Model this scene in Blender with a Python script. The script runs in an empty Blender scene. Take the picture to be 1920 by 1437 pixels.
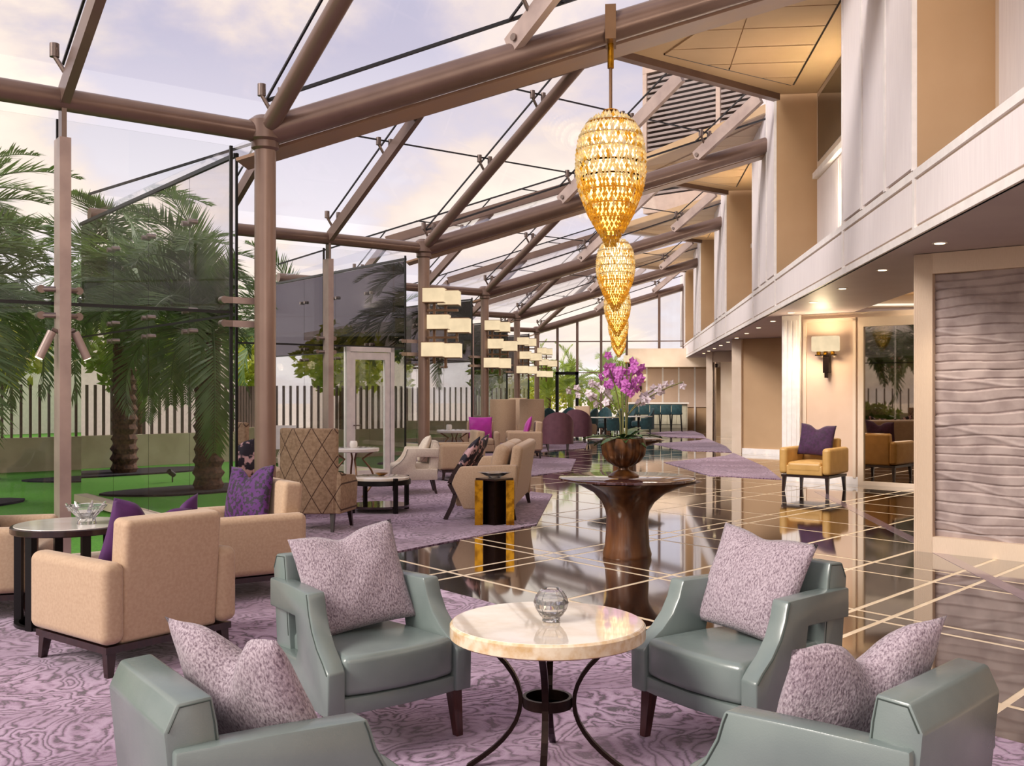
import bpy, bmesh, math, random
from math import sin, cos, pi, radians, sqrt, atan2, hypot
from mathutils import Vector, Matrix
random.seed(7)
S = bpy.context.scene
C = S.collection

# ------------------------------------------------------------------ camera
cam_data = bpy.data.cameras.new('camera')
cam_data.sensor_width = 36.0
cam_data.lens = 1900.0 / 1920.0 * 36.0
cam_data.shift_y = 16.5 / 1920.0
cam_data.clip_end = 400
cam = bpy.data.objects.new('camera', cam_data)
C.objects.link(cam)
cam.location = (0, 0, 1.5)
cam.rotation_euler = (pi / 2, 0, radians(6.16))
S.camera = cam
S.view_settings.view_transform = 'Standard'
S.view_settings.look = 'None'
S.view_settings.gamma = 1.0
S.view_settings.use_curve_mapping = False
S.view_settings.exposure = 0.22
S.cycles.transparent_max_bounces = 24
S.cycles.max_bounces = 8
S.cycles.use_denoising = True
S.cycles.sample_clamp_indirect = 6.0
S.cycles.caustics_reflective = False
S.cycles.caustics_refractive = False


def lin(h):
    h = h.lstrip('#')
    out = []
    for i in (0, 2, 4):
        c = int(h[i:i + 2], 16) / 255.0
        out.append(c / 12.92 if c <= 0.04045 else ((c + 0.055) / 1.055) ** 2.4)
    return (out[0], out[1], out[2], 1.0)


class NT:
    """small node-tree writer"""
    def __init__(s, tree):
        s.t = tree
        tree.nodes.clear()

    def n(s, kind, **kw):
        nd = s.t.nodes.new(kind)
        for k, v in kw.items():
            if k.startswith('_'):
                nd.inputs[k[1:].replace('_', ' ')].default_value = v
            else:
                setattr(nd, k, v)
        return nd

    def l(s, a, b):
        s.t.links.new(a, b)

    def math(s, op, a, b=None):
        nd = s.n('ShaderNodeMath', operation=op)
        for i, v in enumerate((a, b)):
            if v is None:
                continue
            if isinstance(v, (int, float)):
                nd.inputs[i].default_value = v
            else:
                s.l(v, nd.inputs[i])
        return nd.outputs[0]

    def ramp(s, fac, stops, interp='LINEAR'):
        nd = s.n('ShaderNodeValToRGB')
        cr = nd.color_ramp
        cr.interpolation = interp
        while len(cr.elements) < len(stops):
            cr.elements.new(0.5)
        for e, (p, c) in zip(cr.elements, stops):
            e.position = p
            e.color = c
        s.l(fac, nd.inputs['Fac'])
        return nd.outputs['Color']

    def noise(s, vec, scale, detail=3.0, rough=0.5, dist=0.0):
        nd = s.n('ShaderNodeTexNoise')
        nd.inputs['Scale'].default_value = scale
        nd.inputs['Detail'].default_value = detail
        nd.inputs['Roughness'].default_value = rough
        nd.inputs['Distortion'].default_value = dist
        if vec is not None:
            s.l(vec, nd.inputs['Vector'])
        return nd.outputs['Fac']

    def mix(s, fac, a, b):
        nd = s.n('ShaderNodeMix', data_type='RGBA')
        if isinstance(fac, (int, float)):
            nd.inputs[0].default_value = fac
        else:
            s.l(fac, nd.inputs[0])
        for i, v in ((6, a), (7, b)):
            if isinstance(v, tuple):
                nd.inputs[i].default_value = v
            else:
                s.l(v, nd.inputs[i])
        return nd.outputs[2]


# ------------------------------------------------------------------ sky
world = bpy.data.worlds.new('sky')
S.world = world
world.use_nodes = True
W = NT(world.node_tree)
tc = W.n('ShaderNodeTexCoord')
sep = W.n('ShaderNodeSeparateXYZ')
W.l(tc.outputs['Generated'], sep.inputs[0])
zz = W.math('MAXIMUM', sep.outputs['Z'], 0.0)
den = W.math('ADD', zz, 0.28)
comb = W.n('ShaderNodeCombineXYZ')
W.l(W.math('ADD', W.math('DIVIDE', sep.outputs['X'], den), 3.7), comb.inputs[0])
W.l(W.math('DIVIDE', sep.outputs['Y'], den), comb.inputs[1])
base = W.ramp(zz, [(0.0, lin('#fbf3ec')), (0.14, lin('#e8e1e4')), (0.32, lin('#bbb6c7')), (0.6, lin('#a7a6bf')), (1.0, lin('#9698b4'))])
c1 = W.noise(comb.outputs[0], 1.35, 9.0, 0.56, 0.3)
c2 = W.noise(comb.outputs[0], 0.6, 2.0, 0.5, 0.0)
cf = W.math('ADD', W.math('MULTIPLY', c1, 0.75), W.math('MULTIPLY', c2, 0.35))
cov = W.ramp(cf, [(0.49, (0, 0, 0, 1)), (0.57, (1, 1, 1, 1))])
cc = W.ramp(c1, [(0.42, lin('#c9c0cd')), (0.54, lin('#ecdacb')), (0.66, lin('#fff0da'))])
col = W.mix(W.math('MULTIPLY', cov, 0.85), base, cc)
bg = W.n('ShaderNodeBackground')
bg.inputs['Strength'].default_value = 1.16
W.l(col, bg.inputs['Color'])
wo = W.n('ShaderNodeOutputWorld')
W.l(bg.outputs[0], wo.inputs[0])


def light(name, kind, loc, energy, color=(1, 1, 1), size=0.1, target=None, spot=None, angle=None, size_y=None):
    d = bpy.data.lights.new(name, kind)
    d.energy = energy
    d.color = color[:3]
    if kind == 'AREA':
        d.size = size
        if size_y:
            d.shape = 'RECTANGLE'
            d.size_y = size_y
    elif kind == 'SUN':
        d.angle = angle
    else:
        d.shadow_soft_size = size
    if spot:
        d.spot_size = radians(spot)
        d.spot_blend = 0.6
    o = bpy.data.objects.new(name, d)
    o.location = loc
    if target is not None:
        o.rotation_euler = (Vector(target) - Vector(loc)).to_track_quat('-Z', 'Y').to_euler()
    C.objects.link(o)
    return o


# hazy late sun over the garden, and an added fill light behind the camera
light('sun', 'SUN', (-16, -12, 20), 3.1, (1.0, 0.92, 0.83), target=(-16 + 8, -12 + 6.5, 20 - 7.0), angle=radians(24))
light('fill_light', 'AREA', (1.0, -3.0, 4.6), 70, (1.0, 0.90, 0.80), 5.0, target=(-0.3, 9.0, 0.4))

# ------------------------------------------------------------------ materials
MATS = {}


def mat(name, col, rough=0.5, metal=0.0, col2=None, ns=8.0, ramp=(0.35, 0.65), bump=0.0, bs=None, coat=0.0,
        spec=0.5, stretch=None, sheen=0.0, trans=0.0, detail=4.0):
    m = bpy.data.materials.new(name)
    m.use_nodes = True
    N = NT(m.node_tree)
    out = N.n('ShaderNodeOutputMaterial')
    p = N.n('ShaderNodeBsdfPrincipled')
    p.inputs['Roughness'].default_value = rough
    p.inputs['Metallic'].default_value = metal
    p.inputs['Coat Weight'].default_value = coat
    p.inputs['Coat Roughness'].default_value = 0.06
    p.inputs['Specular IOR Level'].default_value = spec
    p.inputs['Sheen Weight'].default_value = sheen
    p.inputs['Transmission Weight'].default_value = trans
    c = lin(col) if isinstance(col, str) else col
    tcn = N.n('ShaderNodeTexCoord')
    vec = tcn.outputs['Object']
    if stretch:
        mp = N.n('ShaderNodeMapping')
        mp.inputs['Scale'].default_value = stretch
        N.l(vec, mp.inputs['Vector'])
        vec = mp.outputs[0]
    cc2 = lin(col2) if isinstance(col2, str) else (col2 or tuple(min(1, v * 0.9) for v in c[:3]) + (1,))
    f = N.noise(vec, ns, detail)
    N.l(N.ramp(f, [(ramp[0], c), (ramp[1], cc2)]), p.inputs['Base Color'])
    if bump:
        b = N.n('ShaderNodeBump')
        b.inputs['Strength'].default_value = bump
        b.inputs['Distance'].default_value = 0.01
        N.l(N.noise(vec, bs or ns, 4.0), b.inputs['Height'])
        N.l(b.outputs[0], p.inputs['Normal'])
    N.l(p.outputs[0], out.inputs[0])
    MATS[name] = m
    return m


steel = mat('steel_paint', '#816a5f', 0.28, 0.35, '#786258', 3)
steel_lit = mat('lit_steel_paint', '#9a8173', 0.28, 0.3, '#91786b', 3)  # the roof steel again, lightened to stand for light on the columns
gutter_m = mat('gutter_paint', '#a08270', 0.45, 0.1, '#a8866a', 3)
steel_lt = mat('mullion_paint', '#c4afa5', 0.35, 0.25, '#ab9790', 3)
fitting = mat('fitting_metal', '#8c7d76', 0.3, 0.8)
joint_m = mat('joint_black', '#0c0d12', 0.4)
tan_paint = mat('tan_paint', '#bb9a76', 0.6, 0, '#b69571', 2)
ceil_paint = mat('ceiling_paint', '#c3a27c', 0.6, 0, '#be9d77', 2)
white_panel = mat('white_panel', '#f0e8e9', 0.45, 0, '#e9e0e2', 6, stretch=(1, 8, 0.4))
rail_paint = mat('rail_paint', '#f4eeec', 0.45)
cream_paint = mat('cream_paint', '#dcc9b6', 0.5, 0, '#d6c2ae', 3)
pink_paint = mat('pink_paint', '#d8bda8', 0.55, 0, '#d3b7a1', 3)
lilac_soffit = mat('soffit_paint', '#bbadb1', 0.5, 0, '#b5a6ab', 2)
gold_inlay = mat('inlay', '#f3e0c4', 0.3, 0.0, '#ead3b2', 5)
mauve_inlay = mat('mauve_inlay', '#8b7482', 0.15, 0.0, '#7a6472', 12, coat=0.6)
dark_wood = mat('dark_wood', '#2c1512', 0.3, 0, '#1d0d0b', 10, stretch=(6, 6, 0.6), coat=0.4)
mahogany = mat('mahogany', '#471c16', 0.28, 0, '#32120e', 10, stretch=(6, 6, 0.6), coat=0.4)
bronze = mat('bronze_metal', '#2a1b16', 0.35, 0.75, '#21140f', 20, bump=0.1)
bronze_lt = mat('bronze_light', '#8a6a4e', 0.35, 0.6)
teal = mat('teal_leather', '#74807d', 0.25, 0, '#6c7876', 5, bump=0.05, bs=220, spec=0.8)
teal_seam = mat('seam_thread', '#39443f', 0.6)
cream_f = mat('cream_fabric', '#bda185', 0.75, 0, '#b3967a', 60, bump=0.12, bs=300, sheen=0.2)
cream_w = mat('ivory_fabric', '#dccfbf', 0.75, 0, '#d0c1b0', 60, bump=0.12, bs=300, sheen=0.2)
tan_leather = mat('tan_leather', '#c99f5f', 0.4, 0, '#c09655', 8, bump=0.06, bs=160)
plum_f = mat('plum_leather', '#6d4652', 0.45, 0, '#623d49', 8, bump=0.05, bs=160)
teal_dk = mat('petrol_velvet', '#1f4a50', 0.7, 0, '#16393f', 12, sheen=0.3)
mauve_c = mat('mauve_chenille', '#b1a2ab', 0.85, 0, '#675460', 190, (0.40, 0.68), bump=0.5, bs=120, sheen=0.2, stretch=(1, 1, 0.5))
violet_c = mat('violet_velvet', '#4a0d5f', 0.7, 0, '#180420', 34, (0.48, 0.55), bump=0.2, bs=30, sheen=0.12)
violet_p = mat('violet_plain', '#4c1059', 0.7, 0, '#3f0b4b', 10, sheen=0.12)
plum_c = mat('aubergine_velvet', '#3d1141', 0.75, 0, '#290a2d', 25, bump=0.2, sheen=0.1)
magenta_c = mat('magenta_satin', '#b3169c', 0.5, 0, '#9d0f88', 6, sheen=0.3)
leopard = mat('leopard_print', '#150a20', 0.7, 0, '#cba3a6', 10, (0.52, 0.58))
marble = mat('marble', '#eee4d8', 0.03, 0, '#dccab2', 6, (0.4, 0.7), coat=0.8, detail=8)
marble_edge = mat('marble_edge', '#e6d5bb', 0.25, 0, '#c9a06a', 22, (0.42, 0.75), detail=8)
white_top = mat('white_stone', '#f1ece6', 0.12, 0, '#e7dfd6', 6, coat=0.6)
gold_box = mat('gold_leaf', '#c68f1e', 0.25, 0.85, '#8a5a0c', 14, (0.42, 0.62))
ped_wood = mat('burl_wood', '#754a2a', 0.3, 0, '#3c2015', 4, stretch=(2, 2, 0.6), coat=0.3, ramp=(0.3, 0.7))
ped_top = mat('polished_top', '#4c2e2c', 0.03, 0, '#3a2220', 5, coat=1.0, spec=0.9)
pot_m = mat('pot_bronze', '#3e2616', 0.3, 0.4, '#6b421f', 12)
leaf_m = mat('orchid_leaf', '#4f6f3a', 0.4, 0, '#39552c', 10)
petal_m = mat('petal_magenta', '#cf78c6', 0.5, 0, '#b856ae', 20)
petal_w = mat('petal_white', '#efe3e6', 0.5, 0, '#dccbd6', 20)
stem_m = mat('stem', '#7c7a48', 0.5)
grass_m = mat('lawn', '#5aa02a', 0.9, 0, '#458420', 40, bump=0.5, bs=120)
mulch_m = mat('mulch', '#2a2230', 0.95, 0, '#151018', 40, bump=0.8, bs=60)
concrete = mat('concrete', '#d9c8b0', 0.85, 0, '#c9b79e', 3)
fence_m = mat('fence_bar', '#5d4a44', 0.5, 0.1)
trunk_m = mat('palm_bark', '#6d4a38', 0.9, 0, '#3a231b', 20, bump=0.6)
frond_m = None
paving = mat('paving', '#efe6d8', 0.8, 0, '#e4d9c8', 2)
facade_w = mat('far_facade', '#fbf5ec', 0.8)
louvre_m = mat('louvre_metal', '#8f807b', 0.45, 0.2)
facade_dk = mat('louvre_back', '#4a403f', 0.7)
facade_band = mat('facade_band', '#c5aea0', 0.7)
wave_stone = mat('wave_stone', '#ae9d99', 0.55, 0, '#978683', 5, (0.4, 0.6), detail=8)
frame_stone = mat('panel_frame', '#dcc6b0', 0.55, 0, '#d6bfa8', 20, stretch=(20, 20, 1))
dark_glass = mat('dark_glass', '#2a211c', 0.05, 0, '#241c18', 2, spec=0.8)
mirror_m = mat('mirror_glass', '#b8ab9a', 0.015, 1.0)
ceramic = mat('white_ceramic', '#f4f0ea', 0.2)
black_m = mat('black_metal', '#141112', 0.4, 0.4)
bar_front = mat('bar_front', '#c9c3ab', 0.5)
stone_dk = mat('polished_granite', '#211512', 0.035, 0, '#453027', 30, (0.45, 0.8), spec=0.9, detail=10, coat=1.0)


def leafy_mat(name, col, col2, back):
    """thin leaf: diffuse front plus sunlight coming through"""
    m = bpy.data.materials.new(name)
    m.use_nodes = True
    N = NT(m.node_tree)
    out = N.n('ShaderNodeOutputMaterial')
    tcn = N.n('ShaderNodeTexCoord')
    c = N.ramp(N.noise(tcn.outputs['Object'], 4.0, 3.0), [(0.35, lin(col)), (0.65, lin(col2))])
    p = N.n('ShaderNodeBsdfPrincipled', _Roughness=0.5)
    N.l(c, p.inputs['Base Color'])
    t = N.n('ShaderNodeBsdfTranslucent')
    t.inputs[0].default_value = lin(back)
    mx = N.n('ShaderNodeMixShader', _Fac=0.28)
    N.l(p.outputs[0], mx.inputs[1])
    N.l(t.outputs[0], mx.inputs[2])
    N.l(mx.outputs[0], out.inputs[0])
    return m


def diamond_mat():
    m = bpy.data.materials.new('diamond_fabric')
    m.use_nodes = True
    N = NT(m.node_tree)
    out = N.n('ShaderNodeOutputMaterial')
    p = N.n('ShaderNodeBsdfPrincipled', _Roughness=0.8)
    tcn = N.n('ShaderNodeTexCoord')
    sp = N.n('ShaderNodeSeparateXYZ')
    N.l(tcn.outputs['Object'], sp.inputs[0])
    a = N.math('MULTIPLY', sp.outputs['X'], 4.6)
    b = N.math('MULTIPLY', sp.outputs['Z'], 2.7)
    lines = []
    for op in ('ADD', 'SUBTRACT'):
        f = N.math('FRACT', N.math('ADD', N.math(op, a, b), 20.15))
        lines.append(N.math('LESS_THAN', N.math('ABSOLUTE', N.math('SUBTRACT', f, 0.5)), 0.024))
    ln = N.math('MAXIMUM', lines[0], lines[1])
    f = N.noise(tcn.outputs['Object'], 30, 4)
    basec = N.ramp(f, [(0.35, lin('#a88d72')), (0.65, lin('#8d735a'))])
    N.l(N.mix(ln, basec, lin('#4a3326')), p.inputs['Base Color'])
    N.l(p.outputs[0], out.inputs[0])
    return m


diamond = diamond_mat()
frond_m = leafy_mat('palm_frond', '#6b8552', '#49673c', '#6f8f3e')
frond_backlit = leafy_mat('backlit_frond', '#a9bd52', '#7fa03c', '#c8d84a')  # frond colour lightened to stand for light from behind
bush_m = leafy_mat('bush_leaf', '#8aa03c', '#5d7a2a', '#a3bd3c')
bush_y = leafy_mat('yellow_leaf', '#c2c248', '#8fa336', '#d6d850')


def carpet_mat():
    m = bpy.data.materials.new('swirl_carpet')
    m.use_nodes = True
    N = NT(m.node_tree)
    out = N.n('ShaderNodeOutputMaterial')
    p = N.n('ShaderNodeBsdfPrincipled', _Roughness=0.95)
    p.inputs['Sheen Weight'].default_value = 0.3
    tcn = N.n('ShaderNodeTexCoord')
    v = tcn.outputs['Object']
    big = N.noise(v, 1.35, 2.0, 0.5, 1.6)
    fine = N.noise(v, 7.0, 4.0, 0.6, 0.8)
    h = N.math('ADD', N.math('MULTIPLY', big, 15.0), N.math('MULTIPLY', fine, 2.6))
    fr = N.math('FRACT', h)
    tri = N.math('ABSOLUTE', N.math('SUBTRACT', fr, 0.5))
    wide = N.ramp(tri, [(0.0, lin('#200a22')), (0.06, lin('#4a2747')), (0.15, lin('#8d6a8b')), (0.32, lin('#b193b1')), (0.5, lin('#bda1be'))])
    tint = N.noise(v, 0.9, 3.0)
    c2 = N.mix(N.ramp(tint, [(0.42, (0, 0, 0, 1)), (0.65, (0.75, 0.75, 0.75, 1))]), wide, lin('#684363'))
    spk = N.noise(v, 160.0, 2.0)
    c3 = N.mix(N.math('MULTIPLY', spk, 0.25), c2, lin('#57394f'))
    N.l(c3, p.inputs['Base Color'])
    b = N.n('ShaderNodeBump')
    b.inputs['Strength'].default_value = 0.35
    b.inputs['Distance'].default_value = 0.01
    N.l(N.math('ADD', tri, N.math('MULTIPLY', spk, 0.5)), b.inputs['Height'])
    N.l(b.outputs[0], p.inputs['Normal'])
    N.l(p.outputs[0], out.inputs[0])
    return m


carpet = carpet_mat()


def glass_mat(name, tint, refl, f0, refl_tint=(1, 1, 1, 1), pw=4.0):
    """thin architectural pane: see-through plus a mirror image that grows toward grazing view"""
    m = bpy.data.materials.new(name)
    m.use_nodes = True
    N = NT(m.node_tree)
    out = N.n('ShaderNodeOutputMaterial')
    t = N.n('ShaderNodeBsdfTransparent')
    t.inputs[0].default_value = tint
    g = N.n('ShaderNodeBsdfGlossy')
    g.inputs['Roughness'].default_value = 0.0
    g.inputs['Color'].default_value = refl_tint
    lw = N.n('ShaderNodeLayerWeight')
    lw.inputs['Blend'].default_value = 0.5
    fc = N.math('POWER', lw.outputs['Facing'], pw)
    fac = N.math('MINIMUM', N.math('ADD', N.math('MULTIPLY', fc, refl), f0), 0.92)
    mx = N.n('ShaderNodeMixShader')
    N.l(fac, mx.inputs[0])
    N.l(t.outputs[0], mx.inputs[1])
    N.l(g.outputs[0], mx.inputs[2])
    N.l(mx.outputs[0], out.inputs[0])
    return m


glass = glass_mat('clear_glass', (0.965, 0.97, 0.97, 1), 0.5, 0.02)
roof_glass = glass_mat('roof_glass', (0.96, 0.96, 0.975, 1), 0.25, 0.012)
tint_glass = glass_mat('tinted_glass', (0.72, 0.71, 0.72, 1), 1.75, 0.08, (0.95, 0.93, 0.95, 1), 2.0)
smoke_glass = glass_mat('smoked_glass', (0.10, 0.08, 0.095, 1), 0.8, 0.06, (0.42, 0.37, 0.42, 1), 2.0)


def crystal_mat(name, col, col2):
    m = bpy.data.materials.new(name)
    m.use_nodes = True
    N = NT(m.node_tree)
    out = N.n('ShaderNodeOutputMaterial')
    tcn = N.n('ShaderNodeTexCoord')
    c = N.ramp(N.noise(tcn.outputs['Object'], 42.0, 2.0), [(0.38, lin(col)), (0.62, lin(col2))])
    a = N.n('ShaderNodeBsdfTranslucent')
    d = N.n('ShaderNodeBsdfDiffuse')
    g = N.n('ShaderNodeBsdfGlossy')
    g.inputs['Roughness'].default_value = 0.08
    for x in (a, d, g):
        N.l(c, x.inputs['Color'])
    m1 = N.n('ShaderNodeMixShader', _Fac=0.8)
    N.l(d.outputs[0], m1.inputs[1])
    N.l(a.outputs[0], m1.inputs[2])
    m2 = N.n('ShaderNodeMixShader', _Fac=0.16)
    N.l(m1.outputs[0], m2.inputs[1])
    N.l(g.outputs[0], m2.inputs[2])
    N.l(m2.outputs[0], out.inputs[0])
    return m


crystal_gold = crystal_mat('gold_crystal', '#fffbf2', '#fcebbb')
crystal_amber = crystal_mat('amber_crystal', '#fce593', '#f0c450')
cut_glass = mat('cut_crystal', '#ffffff', 0.02, 0, '#ffffff', 3, trans=0.9)


def emit(name, col, strength):
    m = bpy.data.materials.new(name)
    m.use_nodes = True
    N = NT(m.node_tree)
    out = N.n('ShaderNodeOutputMaterial')
    tcn = N.n('ShaderNodeTexCoord')
    f = N.noise(tcn.outputs['Object'], 6.0, 2)
    c = lin(col)
    d = tuple(v * 0.85 for v in c[:3]) + (1,)
    e = N.n('ShaderNodeEmission')
    e.inputs['Strength'].default_value = strength
    N.l(N.ramp(f, [(0.3, c), (0.7, d)]), e.inputs[0])
    N.l(e.outputs[0], out.inputs[0])
    return m


bulb_e = emit('bulb_glow', '#ffe2ae', 7.0)
shade_e = emit('shade_glow', '#f9dfb6', 0.92)
core_e = bpy.data.materials.new('chandelier_glow')
core_e.use_nodes = True
_N = NT(core_e.node_tree)
_o = _N.n('ShaderNodeOutputMaterial')
_t = _N.n('ShaderNodeTexCoord')
_s = _N.n('ShaderNodeSeparateXYZ')
_N.l(_t.outputs['Object'], _s.inputs[0])
_e = _N.n('ShaderNodeEmission')
_e.inputs['Strength'].default_value = 3.3
_N.l(_N.ramp(_N.math('MULTIPLY', _s.outputs['Z'], -0.8), [(0.0, lin('#ffe9c4')), (0.55, lin('#fdd68a')), (1.0, lin('#f2c548'))]), _e.inputs[0])
_N.l(_e.outputs[0], _o.inputs[0])
cove_e = emit('cove_glow', '#fff0d8', 1.1)


# ------------------------------------------------------------------ mesh helpers
class G:
    def __init__(s):
        s.v = []
        s.f = []

    def add(s, vs, fs):
        o = len(s.v)
        s.v += [tuple(p) for p in vs]
        s.f += [tuple(i + o for i in f) for f in fs]
        return s

    def box(s, x0, x1, y0, y1, z0, z1, M=None):
        vs = [Vector((x, y, z)) for z in (z0, z1) for y in (y0, y1) for x in (x0, x1)]
        if M is not None:
            vs = [M @ p for p in vs]
        return s.add(vs, [(0, 2, 3, 1), (4, 5, 7, 6), (0, 1, 5, 4), (2, 6, 7, 3), (0, 4, 6, 2), (1, 3, 7, 5)])

    def bar(s, p0, p1, w, h, up=(0, 0, 1)):
        p0, p1 = Vector(p0), Vector(p1)
        d = (p1 - p0)
        L = d.length
        d.normalize()
        x = d.cross(Vector(up))
        if x.length < 1e-4:
            x = d.cross(Vector((1, 0, 0)))
        x.normalize()
        z = x.cross(d)
        M = Matrix((x, d, z)).transposed().to_4x4()
        M.translation = p0
        return s.box(-w / 2, w / 2, 0, L, -h / 2, h / 2, M)

    def tube(s, path, r, n=12, cap=True):
        path = [Vector(p) for p in path]
        k = len(path)
        rs = r if isinstance(r, (list, tuple)) else [r] * k
        o = len(s.v)
        prev = None
        for i, p in enumerate(path):
            d = (path[min(i + 1, k - 1)] - path[max(i - 1, 0)]).normalized()
            if prev is None:
                a = Vector((0, 0, 1)) if abs(d.z) < 0.9 else Vector((1, 0, 0))
                x = d.cross(a).normalized()
            else:
                x = (prev - d * prev.dot(d)).normalized()
            prev = x
            y = d.cross(x)
            for j in range(n):
                t = 2 * pi * j / n
                s.v.append(tuple(p + (x * cos(t) + y * sin(t)) * rs[i]))
        for i in range(k - 1):
            for j in range(n):
                a, b = o + i * n + j, o + i * n + (j + 1) % n
                s.f.append((a, b, b + n, a + n))
        if cap:
            s.f.append(tuple(o + j for j in range(n))[::-1])
            s.f.append(tuple(o + (k - 1) * n + j for j in range(n)))
        return s

    def lathe(s, prof, n=32, cx=0, cy=0, mod=None):
        o = len(s.v)
        for (r, z) in prof:
            for j in range(n):
                t = 2 * pi * j / n
                rr = r * (mod(t, z) if mod else 1.0)
                s.v.append((cx + rr * cos(t), cy + rr * sin(t), z))
        for i in range(len(prof) - 1):
            for j in range(n):
                a, b = o + i * n + j, o + i * n + (j + 1) % n
                s.f.append((a, b, b + n, a + n))
        s.f.append(tuple(o + j for j in range(n))[::-1])
        s.f.append(tuple(o + (len(prof) - 1) * n + j for j in range(n)))
        return s

    def poly(s, pts, z0, z1):
        k = len(pts)
        a = sum(pts[i][0] * pts[(i + 1) % k][1] - pts[(i + 1) % k][0] * pts[i][1] for i in range(k))
        if a < 0:
            pts = pts[::-1]
        o = len(s.v)
        s.v += [(p[0], p[1], z0) for p in pts] + [(p[0], p[1], z1) for p in pts]
        s.f.append(tuple(o + i for i in range(k))[::-1])
        s.f.append(tuple(o + k + i for i in range(k)))
        for i in range(k):
            j = (i + 1) % k
            s.f.append((o + i, o + j, o + k + j, o + k + i))
        return s

    def slab(s, pts, th):
        """closed plate from a planar (or near planar) 3D polygon, thickness th along its normal"""
        P = [Vector(p) for p in pts]
        nrm = Vector((0, 0, 0))
        for i in range(len(P)):
            a, b = P[i], P[(i + 1) % len(P)]
            nrm += Vector(((a.y - b.y) * (a.z + b.z), (a.z - b.z) * (a.x + b.x), (a.x - b.x) * (a.y + b.y)))
        nrm.normalize()
        o = len(s.v)
        k = len(P)
        s.v += [tuple(p) for p in P] + [tuple(p + nrm * th) for p in P]
        s.f.append(tuple(o + i for i in range(k))[::-1])
        s.f.append(tuple(o + k + i for i in range(k)))
        for i in range(k):
            j = (i + 1) % k
            s.f.append((o + i, o + j, o + k + j, o + k + i))
        return s

    def rbox(s, sx, sy, sz, r, c=(0, 0, 0), puff=0.0, M=None, sub=1, puff_axis=2):
        """rounded box with optional pillowed top"""
        h = (sx / 2, sy / 2, sz / 2)
        r = min(r, *h)
        inn = [a - r for a in h]
        q = [1.0, 0.55, 0.22, 0.0]
        par = [(-1, a) for a in q] + [('m', i / (sub + 1)) for i in range(1, sub + 1)] + [(1, a) for a in q[::-1]]
        n = len(par)
        cache = {}

        def vert(ax, sgn, i, j):
            P = [None] * 3
            P[ax] = (sgn, 1.0)
            P[(ax + 1) % 3] = par[i]
            P[(ax + 2) % 3] = par[j]
            base, nv = [0] * 3, [0] * 3
            for k in range(3):
                a, b = P[k]
                if a == 'm':
                    base[k] = inn[k] * (2 * b - 1)
                else:
                    base[k] = a * inn[k]
                    nv[k] = a * b
            L = sqrt(sum(x * x for x in nv)) or 1
            p = [base[k] + r * nv[k] / L for k in range(3)]
            if puff:
                a = puff_axis
                u, w = (a + 1) % 3, (a + 2) % 3
                if p[a] > 0:
                    p[a] += puff * max(0, 1 - (p[u] / h[u]) ** 2) * max(0, 1 - (p[w] / h[w]) ** 2)
            key = tuple(round(x, 5) for x in p)
            if key not in cache:
                v = Vector((p[0] + c[0], p[1] + c[1], p[2] + c[2]))
                if M is not None:
                    v = M @ v
                cache[key] = len(s.v)
                s.v.append(tuple(v))
            return cache[key]
        for ax in range(3):
            for sgn in (-1, 1):
                for i in range(n - 1):
                    for j in range(n - 1):
                        a, b, d, e = vert(ax, sgn, i, j), vert(ax, sgn, i + 1, j), vert(ax, sgn, i + 1, j + 1), vert(ax, sgn, i, j + 1)
                        f = (a, b, d, e) if sgn > 0 else (e, d, b, a)
                        f2 = []
                        for x in f:
                            if x not in f2:
                                f2.append(x)
                        if len(f2) > 2:
                            s.f.append(tuple(f2))
        return s

    def mesh(s, name, m, smooth=None):
        me = bpy.data.meshes.new(name)
        me.from_pydata(s.v, [], s.f)
        me.materials.append(m)
        if smooth is not None:
            me.shade_smooth()
            me.set_sharp_from_angle(angle=radians(smooth))
        me.update()
        return me


def obj(name, g, m=None, parent=None, smooth=None, loc=None, rotz=0.0):
    me = g if isinstance(g, bpy.types.Mesh) else g.mesh(name, m, smooth)
    o = bpy.data.objects.new(name, me)
    C.objects.link(o)
    if parent is not None:
        o.parent = parent
    if loc is not None:
        o.location = loc
    if rotz:
        o.rotation_euler = (0, 0, rotz)
    return o


def prism(poly, x0, x1, m, name, parent, bev=0.012, seg=2, axis='x', smooth=40):
    """extrude a 2D outline: axis x -> outline in (y,z); axis y -> outline in (x,z); axis z -> (x,y)"""
    bm = bmesh.new()

    def pt(a, b, t):
        return {'x': (t, a, b), 'y': (a, t, b), 'z': (a, b, t)}[axis]
    lo = [bm.verts.new(pt(a, b, x0)) for a, b in poly]
    hi = [bm.verts.new(pt(a, b, x1)) for a, b in poly]
    bm.faces.new(lo[::-1])
    bm.faces.new(hi)
    k = len(poly)
    for i in range(k):
        j = (i + 1) % k
        bm.faces.new((lo[i], lo[j], hi[j], hi[i]))
    bmesh.ops.recalc_face_normals(bm, faces=bm.faces[:])
    if bev:
        ed = [e for e in bm.edges if e.calc_face_angle(0) > radians(28)]
        bmesh.ops.bevel(bm, geom=ed, offset=bev, segments=seg, affect='EDGES', profile=0.5, clamp_overlap=True)
    me = bpy.data.meshes.new(name)
    bm.to_mesh(me)
    bm.free()
    me.materials.append(m)
    me.shade_smooth()
    me.set_sharp_from_angle(angle=radians(smooth))
    return obj(name, me, parent=parent)


def tag(o, label, cat=None, group=None, kind=None):
    o['label'] = label
    if cat:
        o['category'] = cat
    if group:
        o['group'] = group
    if kind:
        o['kind'] = kind
    return o


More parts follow.
